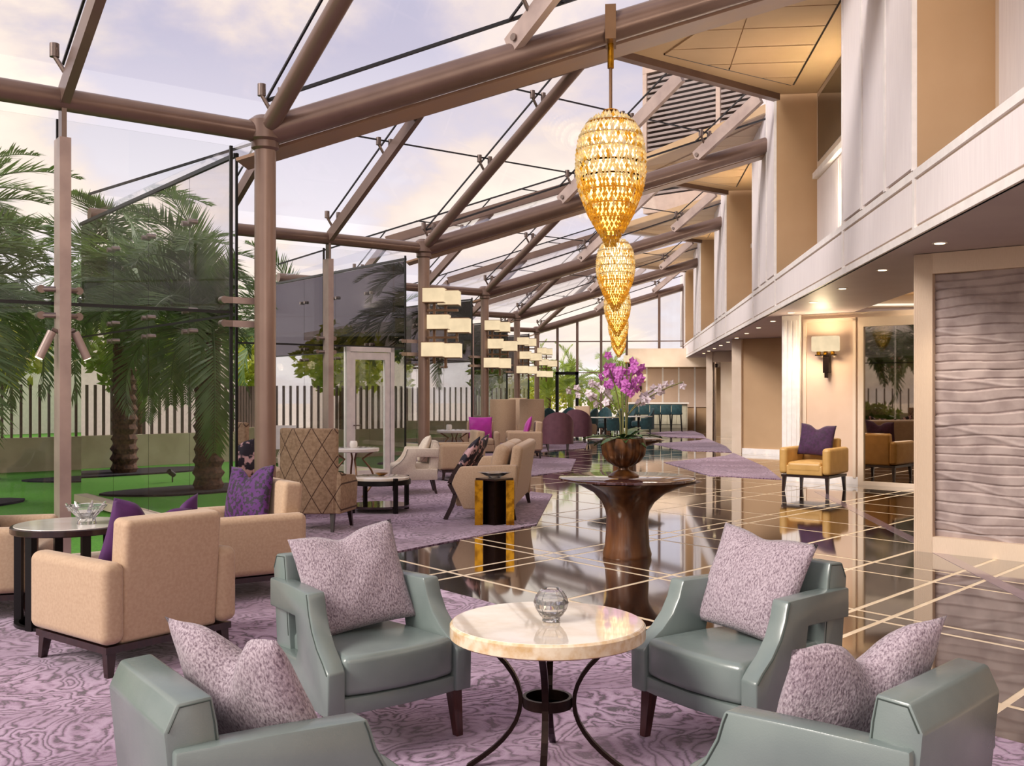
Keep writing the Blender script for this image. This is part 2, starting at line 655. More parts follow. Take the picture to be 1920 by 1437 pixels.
def thing(name, label, cat, loc=(0, 0, 0), face=None, group=None, kind=None):
    """an Empty at the thing's base; face = heading of its front in degrees (plan)"""
    o = bpy.data.objects.new(name, None)
    C.objects.link(o)
    o.location = loc
    if face is not None:
        o.rotation_euler = (0, 0, radians(face - 90))
    return tag(o, label, cat, group, kind)


def dup(root, loc, face, label, group=None, mats=None):
    kids = [o for o in bpy.data.objects if o.parent == root]
    r = root.copy()
    C.objects.link(r)
    r.location = loc
    r.rotation_euler = (0, 0, radians(face - 90))
    r['label'] = label
    if group:
        r['group'] = group
    for ch in kids:
        sub = [o for o in bpy.data.objects if o.parent == ch]
        c = ch.copy()
        C.objects.link(c)
        c.parent = r
        for gch in sub:
            d = gch.copy()
            C.objects.link(d)
            d.parent = c
    return r


def remat(root, table):
    """give a copied thing its own upholstery: new mesh data with another material"""
    for ch in [o for o in bpy.data.objects if o.parent == root]:
        for o in [ch] + [x for x in bpy.data.objects if x.parent == ch]:
            if o.data and o.data.materials and o.data.materials[0].name in table:
                key = o.data.name + '|' + table[o.data.materials[0].name].name
                me = bpy.data.meshes.get(key)
                if me is None:
                    nm = table[o.data.materials[0].name]
                    me = o.data.copy()
                    me.name = key
                    me.materials[0] = nm
                o.data = me

# ================================================================== SETTING
PITCH = 7.75


def Yn(n):
    return 9.28 + PITCH * (n - 1)


XC = -3.35
EZ = 3.95
UO = Vector((-0.725, -0.6888, 0)).normalized()      # along an eave, outwards
UP = Vector((0.6888, -0.725, 0)).normalized()       # up the roof slope (plan)
LE = 5.45
SLOPE = 0.52
QR = 4.4


def eave(n):
    return Vector((XC, Yn(n), EZ))


def corner(n):
    return eave(n) + UO * LE


def rp(n, t, q, dz=0.0):
    p = eave(n) + UO * t + UP * q
    p.z = EZ + SLOPE * q + dz
    return p


NB = 5
# ---- floor: gold-coloured bed, stone tiles on it, gaps read as inlay strips
zig = [(3.4, -4.0), (-9.0, -4.0)]
for n in range(0, NB + 1):
    zig.append(tuple(corner(n).xy))
    zig.append(tuple(eave(n).xy))
zig += [(-3.35, 41.5), (6.6, 41.5), (6.6, -4.0)]
floor = obj('floor', G().poly(zig, -0.12, -0.0015), gold_inlay)
tag(floor, 'pale gold inlay bed of the polished dark stone lobby floor', 'floor', kind='structure')
A_N = [-0.1, -1.6, -2.77, -3.05, -3.78, -4.72, -5.95, -6.17, -7.44, -8.15, -9.6, -10.9, -12.2, -12.5, -13.9, -15.3,
       -16.6, -18, -18.3, -19.8, -21.3, -22.8, -24.3, -25.9, -27.5, -29.2, -31]
B_S = [5.4, 6.90, 8.52, 8.80, 10.75, 11.42, 13.25, 14.4, 16.2, 17.3, 19.2, 20.0, 22.2, 24.2, 25.0, 27.4, 29.6, 30.3, 32.8,
       35.0, 37.5, 40.0, 42.5, 45.0]
SA, CA = sin(radians(53)), cos(radians(53))


def cross(nv, sv):
    x = (nv + CA * sv) / (SA + CA)
    return (x, sv - x)


for i in range(len(A_N) - 1):
    for j in range(len(B_S) - 1):
        g = 0.021
        a0, a1, b0, b1 = A_N[i] - g, A_N[i + 1] + g, B_S[j] + g * 1.41, B_S[j + 1] - g * 1.41
        q = [cross(a0, b0), cross(a0, b1), cross(a1, b1), cross(a1, b0)]
        cx = sum(p[0] for p in q) / 4
        cy = sum(p[1] for p in q) / 4
        if not (-3.6 < cx < 5.2 and 3 < cy < 40.8):
            continue
        obj('stone_tile', G().poly(q, -0.001, 0.0), stone_dk, floor)
for (x, y0, y1) in ((2.94, 7.2, 15.6),):
    obj('inlay_strip', G().box(x - 0.06, x + 0.06, y0, y1, 0.0, 0.002), mauve_inlay, floor)


def rug(pts, label):
    o = obj('carpet', G().poly(pts, 0.0005, 0.010), carpet)
    return tag(o, label, 'carpet')


rug([(1.75, 4.44), (-0.93, 7.12), (-2.45, 8.64), (-0.95, 11.36), (-1.0, 14.75), (-2.55, 16.3), (-3.0, 17.0), (-3.45, 16.85),
     (-7.2, 13.25), (-3.45, 9.35), (-7.2, 5.65), (-7.2, -3.5), (3.3, -3.5), (3.3, 2.89)],
    'large purple swirl carpet under the teal armchairs and the front lounge')
for k, lb in ((1, 'purple swirl carpet in the second lounge bay beside the plum barrel armchairs'),
              (2, 'purple carpet far down the lounge under the petrol armchairs')):
    d = PITCH * k
    rug([(-2.45, 8.64 + d), (-0.95, 11.36 + d), (-1.0, 14.75 + d), (-2.55, 16.3 + d), (-3.0, 17.0 + d), (-3.45, 16.85 + d),
         (-7.2, 13.25 + d), (-3.45, 9.4 + d)], lb)
for k, lb in ((0, 'purple carpet wedge before the plain tan wall on the right'),
              (1, 'purple carpet wedge before the glass doors on the right'),
              (2, 'purple carpet wedge by the bar counter end')):
    d = PITCH * k
    rug([(0.9, 21.65 + d), (1.56, 18.35 + d), (2.72, 17.72 + d), (2.85, 20.5 + d), (2.72, min(39.8, 25.2 + d)), (2.4, 24.0 + d)], lb)

# ---- roof steel: columns, eave beams, main tubes
for n in range(1, NB + 1):
    e = eave(n)
    words = ['first', 'second', 'third', 'fourth', 'fifth']
    o = thing('steel_column', '%s round bronze steel column of the glass wall, counted from the front' % words[n - 1],
              'column', (XC, Yn(n), 0), kind='structure')
    obj('column_shaft', G().tube([(0, 0, 0.0), (0, 0, 3.86)], 0.1, 24), steel_lit, o, 60)
    obj('column_head', G().lathe([(0.1, 3.78), (0.13, 3.8), (0.13, 3.86), (0.165, 3.88), (0.165, 4.05), (0.1, 4.1)], 24), steel, o, 30)
    obj('base_plate', G().lathe([(0.15, 0.0), (0.15, 0.02), (0.11, 0.03)], 24), steel, o, 30)
for n in range(1, NB + 1):
    words = ['first', 'second', 'third', 'fourth', 'fifth'][n - 1]
    o = thing('roof_truss', '%s sloping bronze roof tube with its eave beam and rafters' % words, 'roof beam', kind='structure')
    e, c = eave(n), corner(n)
    wall_end = Vector((2.45, Yn(n) + 0.5, 5.68))
    obj('eave_beam', G().tube([e, c], 0.095, 20), steel, o, 60)
    obj('main_tube', G().tube([e, wall_end], 0.135, 24), steel, o, 60)
    for t in (1.8, 3.6):
        q1 = (LE - t) / (LE + 0.42) * QR
        a, b = rp(n, t, 0.05), rp(n, t, q1)
        obj('rafter', G().bar(a, b, 0.075, 0.17), steel, o)
    obj('diagonal_tube', G().tube([e, rp(n, 0, QR * LE / (LE + 0.42))], 0.085, 18), steel, o, 60)
    for t in (-1.8, -3.6):
        q0 = 0.796 * -t + 0.03
        a, b = rp(n, t, q0, 0.02), rp(n, t, QR - 0.15, 0.02)
        r = obj('rafter', G().bar(a, b, 0.075, 0.2), steel_lt, o)
        obj('rafter_pin', G().tube([a + (b - a) * 0.04 + Vector((-0.04, -0.05, 0)), a + (b - a) * 0.04 + Vector((0.04, 0.05, 0))], 0.035, 12), fitting, r, 50)
    obj('gable_beam', G().bar(rp(n, 3.6, (LE - 3.6) / (LE + 0.42) * QR, 0.06), rp(n, -0.42, QR, 0.0), 0.13, 0.18), steel, o)
    off = Vector((0, 0.32, -0.115))
    obj('gutter', G().bar(e + off + Vector((-0.35, 0, -0.10)), wall_end + off, 0.40, 0.03), gutter_m, o)
    rend = Vector((2.45, Yn(n) - 0.6, rp(n, 0, QR).z))
    obj('ridge_beam', G().bar(rp(n, -0.35, QR, -0.02), rend + Vector((0, 0, -0.02)), 0.13, 0.20), steel, o)

# ---- roof glass: panes between the rafters, black joints, point fittings
REGION = [(LE, 0), (0, 0), (-4.56, 3.63), (-3.95, QR), (-0.42, QR)]


def clip(poly, ax, lim, keep_less):
    out = []
    k = len(poly)
    for i in range(k):
        p, q = poly[i], poly[(i + 1) % k]
        ip = (p[ax] <= lim) if keep_less else (p[ax] >= lim)
        iq = (q[ax] <= lim) if keep_less else (q[ax] >= lim)
        if ip:
            out.append(p)
        if ip != iq:
            s = (lim - p[ax]) / (q[ax] - p[ax])
            out.append((p[0] + s * (q[0] - p[0]), p[1] + s * (q[1] - p[1])))
    return out


GZ = 0.29
fit_g = G()
for sx in (-0.1, 0.1):
    fit_g.tube([(0, 0, -0.20), (sx, 0, -0.05)], 0.02, 8)
    fit_g.tube([(sx, 0, -0.06), (sx, 0, 0.05)], 0.038, 10)
fit_g.tube([(0, 0, -0.30), (0, 0, -0.16)], 0.03, 8)
fit_me = fit_g.mesh('glass_fitting', fitting, 40)
TS = [LE, 3.6, 1.8, 0, -1.8, -3.6, -4.6]
QS = [0, 1.77, 3.1, QR]
for n in range(1, NB + 1):
    o = thing('window_%d' % n, '%s bay of clear roof glazing between two main tubes' % ['first', 'second', 'third', 'fourth', 'fifth'][n - 1],
              'window', kind='structure')
    for i in range(len(TS) - 1):
        for j in range(3):
            pl = REGION
            pl = clip(pl, 0, TS[i] - 0.008, True)
            pl = clip(pl, 0, TS[i + 1] + 0.008, False) if pl else pl
            pl = clip(pl, 1, QS[j] + 0.008, False) if pl else pl
            pl = clip(pl, 1, QS[j + 1] - 0.008, True) if pl else pl
            if len(pl) < 3:
                continue
            ar = abs(sum(pl[a][0] * pl[(a + 1) % len(pl)][1] - pl[(a + 1) % len(pl)][0] * pl[a][1] for a in range(len(pl)))) / 2
            if ar < 0.05:
                continue
            obj('pane', G().slab([rp(n, t, q, GZ) for t, q in pl], 0.012), roof_glass, o)
    jl = G()
    gab = lambda t: QR if t < -0.42 else (LE - t) / (LE + 0.42) * QR
    low = lambda t: 0 if t > 0 else 0.796 * -t
    for t in (3.6, 1.8, 0, -1.8, -3.6):
        jl = G().bar(rp(n, t, low(t), GZ + 0.005), rp(n, t, gab(t), GZ + 0.005), 0.02, 0.02)
        obj('glazing_joint', jl, joint_m, o)
    for q in (1.77, 3.1):
        t1 = LE - q / QR * (LE + 0.42)
        t0 = -q / 0.796
        obj('glazing_joint', G().bar(rp(n, t0, q, GZ + 0.005), rp(n, t1, q, GZ + 0.005), 0.02, 0.02), joint_m, o)
    obj('glazing_joint', G().bar(rp(n, LE, 0, GZ - 0.01), rp(n, -0.42, QR, GZ - 0.01), 0.03, 0.03), joint_m, o)
    obj('glazing_joint', G().bar(rp(n, 0, 0, GZ + 0.01), rp(n, -4.56, 3.63, GZ + 0.01), 0.03, 0.03), joint_m, o)
    for t in (3.6, 1.8, 0, -1.8, -3.6):
        for q in (0.12, 1.77, 3.1):
            if low(t) - 0.3 < q < gab(t) - 0.1:
                f = obj('glass_fitting', fit_me, parent=o, loc=rp(n, t, max(q, low(t) + 0.15), GZ - 0.01))
                f.rotation_euler = (0, 0, radians(43))

# ---- infill between a main tube and the next gable, soffits under the hotel wing
for n in range(1, NB + 1):
    o = thing('ceiling' if n == 1 else 'ceiling_%d' % n,
              'tan ceiling soffit with square panels beside glass roof bay %s' % ['one', 'two', 'three', 'four', 'five'][n - 1],
              'ceiling', kind='structure')
    c, R = corner(n), rp(n, -0.42, QR)
    if n > 1:
        e0 = eave(n - 1)
        w0 = Vector((2.45, Yn(n - 1) + 0.5, 5.68))
        w1 = Vector((2.45, Yn(n - 1) + 0.5, R.z))
        obj('infill_panel', G().slab([e0, R, c], 0.012), roof_glass, o)
        obj('infill_panel', G().slab([e0, w0, R], 0.012), roof_glass, o)
        obj('infill_panel', G().slab([w0, w1, R], 0.012), roof_glass, o)
    y0 = Yn(n - 1) + 0.5
    pts = [(R.x, R.y), (2.45, Yn(n) - 0.6), (3.1, Yn(n) - 0.6), (3.1, y0), (2.45, y0)]
    obj('soffit_board', G().poly(pts, R.z - 0.02, R.z + 0.15), ceil_paint, o)
    # panels: clipped to the soffit, inset from its edge
    cx = sum(p[0] for p in pts) / 5
    inner = [(R.x + 0.62, R.y + 0.12), (2.6, Yn(n) - 1.15), (2.6, y0 + 0.4), (2.45, y0 + 0.4)]
    for (xa, xb) in ((-0.4, 0.55), (0.57, 1.55), (1.57, 2.6)):
        yy = y0
        while yy < Yn(n):
            pl = clip(inner, 0, xa, False)
            pl = clip(pl, 0, xb, True) if pl else pl
            pl = clip(pl, 1, yy + 0.012, False) if pl else pl
            pl = clip(pl, 1, yy + 0.70, True) if pl else pl
            if len(pl) > 2:
                obj('ceiling_panel', G().poly(pl, R.z - 0.045, R.z - 0.0195), ceil_paint, o)
            yy += 0.712
    # dark solid bars put in for the shade of the gap round the panels
    k = len(inner)
    for i in range(2):
        a, b = inner[i], inner[(i + 1) % k]
        obj('gap_shade_bar', G().bar((a[0], a[1], R.z - 0.03), (b[0], b[1], R.z - 0.03), 0.06, 0.025), bronze, o)

# ---- glass walls: facing facets (clear) and return facets (tinted, mirror-like)
ZT = 3.82
ZJ = 2.25
for n in range(1, NB + 1):
    num = ['first', 'second', 'third', 'fourth', 'fifth'][n - 1]
    o = thing('window_%d' % (n + 5), '%s clear glass wall facet with two slim mullions facing the garden' % num, 'window', kind='structure')
    e, c = eave(n), corner(n)
    ang = atan2(UO.y, UO.x)
    M = Matrix.Translation(e * 1.0) @ Matrix.Rotation(ang, 4, 'Z')
    M.translation = Vector((e.x, e.y, 0))
    edges = [0.27, 1.8, 3.6, LE - 0.05]
    door_col = 0 if n == 2 else None
    for i in range(3):
        a, b = edges[i] + 0.006, edges[i + 1] - 0.006
        z0 = 2.28 if (n == 2 and i == 0) else 0.12
        rows = [(0.12, ZJ - 0.006), (ZJ + 0.006, ZT)]
        if n == 2 and i == 0:
            rows = [(ZJ + 0.006, ZT)]
        for (za, zb) in rows:
            obj('pane', G().box(a, b, -0.17, -0.158, za, zb, M), glass, o)
    obj('glazing_joint', G().box(0.27, LE, -0.175, -0.152, ZJ - 0.014, ZJ + 0.014, M), joint_m, o)
    for t in edges[:3]:
        obj('glazing_joint', G().box(t - 0.014, t + 0.014, -0.175, -0.152, 0.1, ZT, M), joint_m, o)
    for t in (1.8, 3.6):
        mu = obj('mullion', G().box(t - 0.045, t + 0.045, -0.1, 0.09, 0.0, 3.62, M), steel_lt, o)
        obj('mullion_head', G().box(t - 0.02, t + 0.02, -0.06, 0.05, 3.62, 3.9, M), fitting, mu)
        for z in (ZJ - 0.11, ZJ + 0.11):
            g = G()
            for s in (-1, 1):
                g.tube([M @ Vector((t, -0.04, z)), M @ Vector((t + s * 0.15, -0.1, z))], 0.026, 10)
                g.tube([M @ Vector((t + s * 0.15, -0.17, z)), M @ Vector((t + s * 0.15, -0.07, z))], 0.034, 12)
            obj('glass_fitting', g, fitting, o, 40)
    g = G()
    for z in (ZJ - 0.11, ZJ + 0.11):
        g = G().box(0.07, 0.28, -0.13, -0.09, z - 0.03, z + 0.03, M)
        arm = obj('fixing_arm', g, steel_lt, o)
        g2 = G().tube([M @ Vector((0.36, -0.17, z)), M @ Vector((0.36, -0.09, z))], 0.035, 12)
        g2.bar(M @ Vector((0.26, -0.11, z)), M @ Vector((0.36, -0.11, z)), 0.03, 0.06)
        obj('glass_fitting', g2, fitting, arm, 40)
    obj('kerb', G().box(0.1, LE, -0.24, 0.0, 0.0, 0.1, M), cream_paint, o)
    # return facet: from this column outwards to the next bay's corner
    if n < NB + 1:
        c2 = corner(n + 1)
        d = Vector((c2.x - e.x, c2.y - e.y, 0))
        L = d.length
        M2 = Matrix.Translation((e.x, e.y, 0)) @ Matrix.Rotation(atan2(d.y, d.x), 4, 'Z')
        o = thing('window_%d' % (n + 10), '%s dark mirror-like return facet of the glass wall reflecting palms' % num, 'window', kind='structure')
        ed = [0.42, 1.62, 2.9, 4.2, L - 0.02]
        for i in range(4):
            for (za, zb) in ((0.12, ZJ - 0.006), (ZJ + 0.006, ZT - 0.05)):
                obj('pane', G().box(ed[i] + 0.005, ed[i + 1] - 0.005, 0.10, 0.112, za, zb, M2), tint_glass if (n == 1 or za < 1) else smoke_glass, o)
        for t in ed[1:4]:
            fn = obj('glass_fin', G().box(t - 0.008, t + 0.008, -0.12, 0.09, 0.1, ZT - 0.1, M2), glass, o)
            for z in (3.3, 2.36, 2.14):
                obj('glass_fitting', G().tube([M2 @ Vector((t - 0.09, 0.06, z)), M2 @ Vector((t - 0.09, 0.16, z))], 0.03, 12).tube(
                    [M2 @ Vector((t + 0.09, 0.06, z)), M2 @ Vector((t + 0.09, 0.16, z))], 0.03, 12), fitting, fn, 40)
        obj('glazing_joint', G().box(0.42, L, 0.095, 0.117, ZJ - 0.012, ZJ + 0.012, M2), joint_m, o)
        obj('glazing_joint', G().box(0.405, 0.425, 0.095, 0.117, 0.1, ZT, M2), joint_m, o)
        obj('top_rail', G().box(0.42, L, 0.08, 0.13, ZT - 0.04, ZT, M2), joint_m, o)
        obj('kerb', G().box(0.1, L, -0.05, 0.2, 0.0, 0.1, M2), cream_paint, o)

# spotlights on the front mullion
for s, lb in ((-1, 'small bronze spotlight on the left of the front mullion'), (1, 'small bronze spotlight on the right of the front mullion')):
    e = eave(1) + UO * 1.8
    b = Vector((e.x, e.y, 2.0)) - UO * (0.09 * s) + UP * 0.02
    o = thing('spotlight', lb, 'spotlight', b)
    d = (-UO * (0.10 * s) + Vector((0, 0, -0.22)))
    obj('lamp_barrel', G().tube([(0, 0, 0), d], 0.035, 14), steel_lt, o, 40)
    obj('lens', G().tube([d, d * 1.02], 0.03, 14), bulb_e, o, 40)
    obj('bracket', G().tube([UO * (0.05 * s), (0, 0, 0.02)], 0.018, 8), fitting, o, 40)

# white framed garden door in the second facet
e = eave(2)
M = Matrix.Translation((e.x, e.y, 0)) @ Matrix.Rotation(atan2(UO.y, UO.x), 4, 'Z')
o = thing('door_1', 'white framed glass garden door beside the second column', 'door', kind='structure')
x0, x1 = 0.52, 1.42
g = G().box(x0, x0 + 0.07, -0.2, -0.1, 0, 2.24, M).box(x1 - 0.07, x1, -0.2, -0.1, 0, 2.24, M).box(x0, x1, -0.2, -0.1, 2.16, 2.24, M)
obj('door_frame', g, rail_paint, o)
g = G().box(x0 + 0.08, x0 + 0.17, -0.18, -0.12, 0.03, 2.15, M).box(x1 - 0.17, x1 - 0.08, -0.18, -0.12, 0.03, 2.15, M)
g.box(x0 + 0.17, x1 - 0.17, -0.18, -0.12, 2.03, 2.15, M).box(x0 + 0.17, x1 - 0.17, -0.18, -0.12, 0.03, 0.2, M)
lf = obj('door_leaf', g, rail_paint, o)
obj('pane', G().box(x0 + 0.17, x1 - 0.17, -0.156, -0.146, 0.2, 2.03, M), glass, lf)
obj('handle', G().tube([M @ Vector((x1 - 0.13, -0.1, 0.95)), M @ Vector((x1 - 0.13, -0.06, 0.95)), M @ Vector((x1 - 0.24, -0.06, 0.95))], 0.012, 8), fitting, lf, 40)
obj('pane', G().box(x1 + 0.02, 1.79, -0.17, -0.158, 0.12, ZJ - 0.01, M), glass, o)

# ---- right side: fascia, pilasters, recessed upper wall
XF = 2.45
o = thing('wall_right', 'white panelled balcony fascia running the length of the hall', 'wall', kind='structure')
obj('fascia_core', G().box(XF + 0.012, XF + 0.5, -3, 41.3, 2.80, 3.36), cream_paint, o)
obj('rail', G().box(XF - 0.012, XF + 0.52, -3, 41.3, 3.29, 3.36), rail_paint, o)
obj('rail', G().box(XF - 0.012, XF + 0.03, -3, 41.3, 2.80, 2.87), rail_paint, o)
ys = [-3.0]
for n in range(0, NB + 1):
    ys += [Yn(n) - 0.45, Yn(n) + 2.3]
ys = [y for y in ys if y < 41.0] + [41.3]
for a, b in zip(ys[:-1], ys[1:]):
    obj('fascia_panel', G().box(XF - 0.004, XF + 0.013, a + 0.06, b - 0.06, 2.895, 3.265), white_panel, o)
    obj('stile', G().box(XF - 0.012, XF + 0.013, b - 0.035, b + 0.035, 2.87, 3.29), rail_paint, o)
o = thing('wall_upper', 'recessed upper wall with dark windows over white panels behind the pilasters', 'wall', kind='structure')
obj('wall_plane', G().box(3.1, 3.3, -3, 41.3, 3.36, 6.7), cream_paint, o)
for n in range(1, NB + 1):
    a, b = Yn(n - 1) + 2.3, Yn(n) - 0.45
    m0, m1 = a + 0.5, b - 0.32
    obj('window_frame', G().box(3.06, 3.1, m0 - 0.1, m1 + 0.1, 4.95, 6.2), cream_paint, o)
    obj('window_pane', G().box(3.05, 3.06, m0, m1, 5.1, 6.1), dark_glass, o)
    obj('sill', G().box(3.02, 3.1, a + 0.05, b - 0.05, 4.88, 4.97), rail_paint, o)
    w = (b - a - 0.2) / 3
    for i in range(3):
        obj('wall_panel', G().box(3.075, 3.1, a + 0.1 + i * w, a + 0.1 + (i + 1) * w - 0.05, 3.42, 4.84), white_panel, o)
for n in range(1, NB + 1):
    num = ['first', 'second', 'third', 'fourth', 'fifth'][n - 1]
    a, b = Yn(n) - 0.45, Yn(n) + 2.3
    o = thing('pilaster', '%s white fluted pilaster with tan sides standing on the fascia' % num, 'pilaster', (XF, a, 3.36), kind='structure')
    obj('pilaster_body', G().box(0.02, 0.65, 0, b - a, 0.0, 3.3), tan_paint, o)
    w = (b - a) / 3
    for i in range(3):
        obj('flute_panel', G().box(-0.012, 0.02, i * w + 0.05, (i + 1) * w - 0.05, 0.03, 3.3), white_panel, o)
    for i in range(4):
        obj('stile', G().box(-0.022, 0.021, max(0, i * w - 0.03), min(b - a, i * w + 0.03), 0.0, 3.3), rail_paint, o)

# ---- lower right: dropped soffit, faceted walls
o = thing('ceiling_lower', 'mauve dropped soffit under the balcony with recessed downlights', 'ceiling', kind='structure')
obj('soffit_board', G().box(XF + 0.03, 3.75, -3, 41.3, 2.795, 2.86), lilac_soffit, o)
for a, b in ((-3, 10.6), (16.9, 19.0), (23.4, 41.3)):
    obj('soffit_board', G().box(3.75, 6.6, a, b, 2.795, 2.86), lilac_soffit, o)
for a, b in ((10.6, 16.9), (19.0, 23.4)):
    obj('cove_ceiling', G().box(3.75, 6.6, a, b, 3.05, 3.1), ceil_paint, o)
    g = G().box(3.75, 3.80, a, b, 2.86, 3.05).box(3.75, 6.6, b - 0.05, b, 2.86, 3.05).box(3.75, 6.6, a, a + 0.05, 2.86, 3.05)
    obj('cove_side', g, cream_paint, o)
    obj('cove_lamp', G().box(3.85, 3.9, a + 0.2, b - 0.2, 2.88, 2.91).box(3.9, 6.4, b - 0.15, b - 0.1, 2.88, 2.91), cove_e, o)
    light('cove_light', 'AREA', (5.0, (a + b) / 2, 2.98), 60, (1, 0.86, 0.66), 1.5, target=(5.0, (a + b) / 2, 0), size_y=b - a - 0.6)
obj('back_wall', G().box(6.6, 6.7, -3, 41.3, 0, 3.2), cream_paint, o)
dl_me_t = G().lathe([(0.065, -0.006), (0.065, 0.0), (0.045, 0.0)], 20).mesh('trim_ring', rail_paint, 40)
dl_me_l = G().lathe([(0.043, -0.009), (0.043, -0.003)], 16).mesh('lens', bulb_e, 40)
ords = ['nearest', 'second', 'third', 'fourth', 'fifth', 'sixth', 'seventh', 'eighth', 'ninth', 'tenth', 'eleventh', 'twelfth', 'thirteenth',
        'fourteenth', 'fifteenth', 'sixteenth']
y = 9.15
for i in range(14):
    t = thing('downlight', 'round recessed downlight in the balcony soffit, %s of the row' % ords[i], 'downlight', (2.75, y, 2.795),
              group='downlights in the balcony soffit')
    obj('trim_ring', dl_me_t, parent=t)
    obj('lens', dl_me_l, parent=t)
    if i < 8:
        light('downlight_beam', 'SPOT', (2.75, y, 2.77), 45, (1, 0.85, 0.65), 0.04, target=(2.75, y, 0), spot=95)
    y += 1.95

FD = radians(-34.8)


def facet(k):
    return Matrix.Translation((2.74, 9.9 + PITCH * k, 0)) @ Matrix.Rotation(FD, 4, 'Z')


# facet 0: carved wave panel in a stone frame
M = facet(0)
o = thing('wall_panel', 'tall carved grey-mauve wave stone panel in a pale ribbed frame', 'wall', kind='structure')
g = G().box(0, 0.17, 0, 0.22, 0.0, 2.79, M).box(0.17, 4.2, 0, 0.22, 2.6, 2.79, M).box(0.17, 4.2, 0, 0.22, 0.0, 0.15, M).box(0.17, 4.2, 0.1, 0.22, 0.15, 2.6, M)
obj('panel_frame', g, frame_stone, o)
rf = random.Random(3)
for i in range(17):
    xx = 0.005 + i * 0.01
    obj('frame_rib', G().box(xx, xx + 0.006, -0.004, 0.0, 0.0, 2.79, M), frame_stone, o)
nx, nz = 120, 440
V, Fc = [], []


def wave_h(x, z):
    w = z * 11.5 + 0.22 * sin(x * 1.3 + z * 1.3) + 0.10 * sin(x * 4.3 - z * 5.1 + 1.0) + 0.07 * sin(x * 9 + z * 11) + 0.45 * sin(z * 2.7) + 0.25 * sin(z * 7.0)
    f = w - math.floor(w)
    b = math.floor(w)
    h = 0.008 + 0.010 * f + 0.004 * sin(b * 2.3 + x * 3.1) + 0.003 * sin(x * 17 + b * 5 + 3 * sin(z * 9))
    if f < 0.16:
        h = h * f / 0.16 - 0.012 * (1 - f / 0.16)
    elif f > 0.92:
        h *= 1 - 0.6 * (f - 0.92) / 0.08
    s = sin(2 * pi * (z * 2.3 + x * (0.55 + 0.2 * sin(z * 3)) + 0.4))
    return h + 0.008 * max(0, s) ** 40


for i in range(nx + 1):
    for j in range(nz + 1):
        x = 0.17 + (3.0 - 0.17) * i / nx
        z = 0.15 + 2.45 * j / nz
        V.append(tuple(M @ Vector((x, 0.085 - wave_h(x, z), z))))
for i in range(nx):
    for j in range(nz):
        a = i * (nz + 1) + j
        Fc.append((a, a + nz + 1, a + nz + 2, a + 1))
g = G()
g.add(V, Fc)
w = obj('carved_slab', g, wave_stone, o, 180)

# facet 1: fluted pier, sconce panel, mirror
M = facet(1)
o = thing('wall_mirrored', 'cream wall bay with a panelled sconce field and a tall mirror beside it', 'wall', kind='structure')
obj('wall_core', G().box(0, 4.2, 0.03, 0.2, 0, 2.79, M), cream_paint, o)
pier = obj('pier', G().box(0, 0.32, -0.05, 0.2, 0, 2.79, M), rail_paint, o)
for i in range(3):
    obj('flute', G().box(0.03 + i * 0.09, 0.09 + i * 0.09, -0.06, -0.05, 0.1, 2.7, M), rail_paint, pier)
obj('sconce_field', G().box(0.42, 1.22, 0.0, 0.03, 0.12, 2.66, M), pink_paint, o)
for x0, x1, z0, z1 in ((0.37, 0.42, 0.1, 2.7), (1.22, 1.27, 0.1, 2.7), (0.37, 1.27, 2.66, 2.71)):
    obj('moulding', G().box(x0, x1, -0.02, 0.03, z0, z1, M), cream_paint, o)
obj('mirror_frame', G().box(1.31, 1.40, -0.03, 0.03, 0.0, 2.7, M).box(1.4, 4.2, -0.03, 0.03, 2.55, 2.7, M).box(1.4, 4.2, -0.03, 0.03, 0.0, 0.06, M), cream_paint, o)
obj('mirror', G().box(1.40, 4.2, 0.01, 0.03, 0.06, 2.55, M), mirror_m, o)
obj('baseboard', G().box(0.3, 1.35, -0.01, 0.03, 0.0, 0.12, M), rail_paint, o)

# facet 2: plain tan wall with white base
M = facet(2)
o = thing('wall_tan', 'plain tan wall bay with a white pier and white baseboard', 'wall', kind='structure')
obj('wall_core', G().box(0, 4.2, 0.03, 0.2, 0, 2.79, M), tan_paint, o)
obj('pier', G().box(-0.02, 0.24, -0.04, 0.2, 0, 2.79, M), cream_paint, o)
obj('baseboard', G().box(0.24, 4.2, -0.01, 0.03, 0.0, 0.12, M), rail_paint, o)

# facets 3 and 4: framed glass doors with bronze pulls
for k, w in ((3, 'nearer'), (4, 'farther')):
    M = facet(k)
    o = thing('door_%d' % (k - 1), '%s pair of tall glass doors with dark vertical pulls in the right wall' % w, 'door', kind='structure')
    g = G().box(0, 0.22, -0.04, 0.2, 0, 2.79, M).box(0.22, 4.2, 0.0, 0.2, 2.45, 2.79, M)
    obj('door_surround', g, cream_paint, o)
    for i in range(4):
        a = 0.24 + i * 0.95
        obj('door_jamb', G().box(a - 0.02, a + 0.02, 0.03, 0.12, 0, 2.45, M), fitting, o)
        if i < 3:
            lf = obj('door_leaf', G().box(a + 0.03, a + 0.91, 0.06, 0.075, 0.02, 2.43, M), glass, o)
            obj('pull_handle', G().tube([M @ Vector((a + 0.82, 0.02, 0.5)), M @ Vector((a + 0.82, 0.02, 1.9))], 0.018, 8), bronze, lf, 40)
            obj('hinge', G().box(a + 0.05, a + 0.14, 0.02, 0.1, 2.28, 2.40, M), bronze, lf)

for k in (3, 4):
    M = facet(k)
    dr = bpy.data.objects['door_%d' % (k - 1)]
    obj('room_wall', G().box(-0.4, 4.2, 1.6, 1.7, 0, 2.79, M), cream_paint, dr)
    p = M @ Vector((1.6, 0.85, 2.7))
    light('restaurant_lamp', 'AREA', p, 60, (1, 0.9, 0.75), 1.2, target=(p.x, p.y, 0))  # fill light added to brighten the view through the glass doors

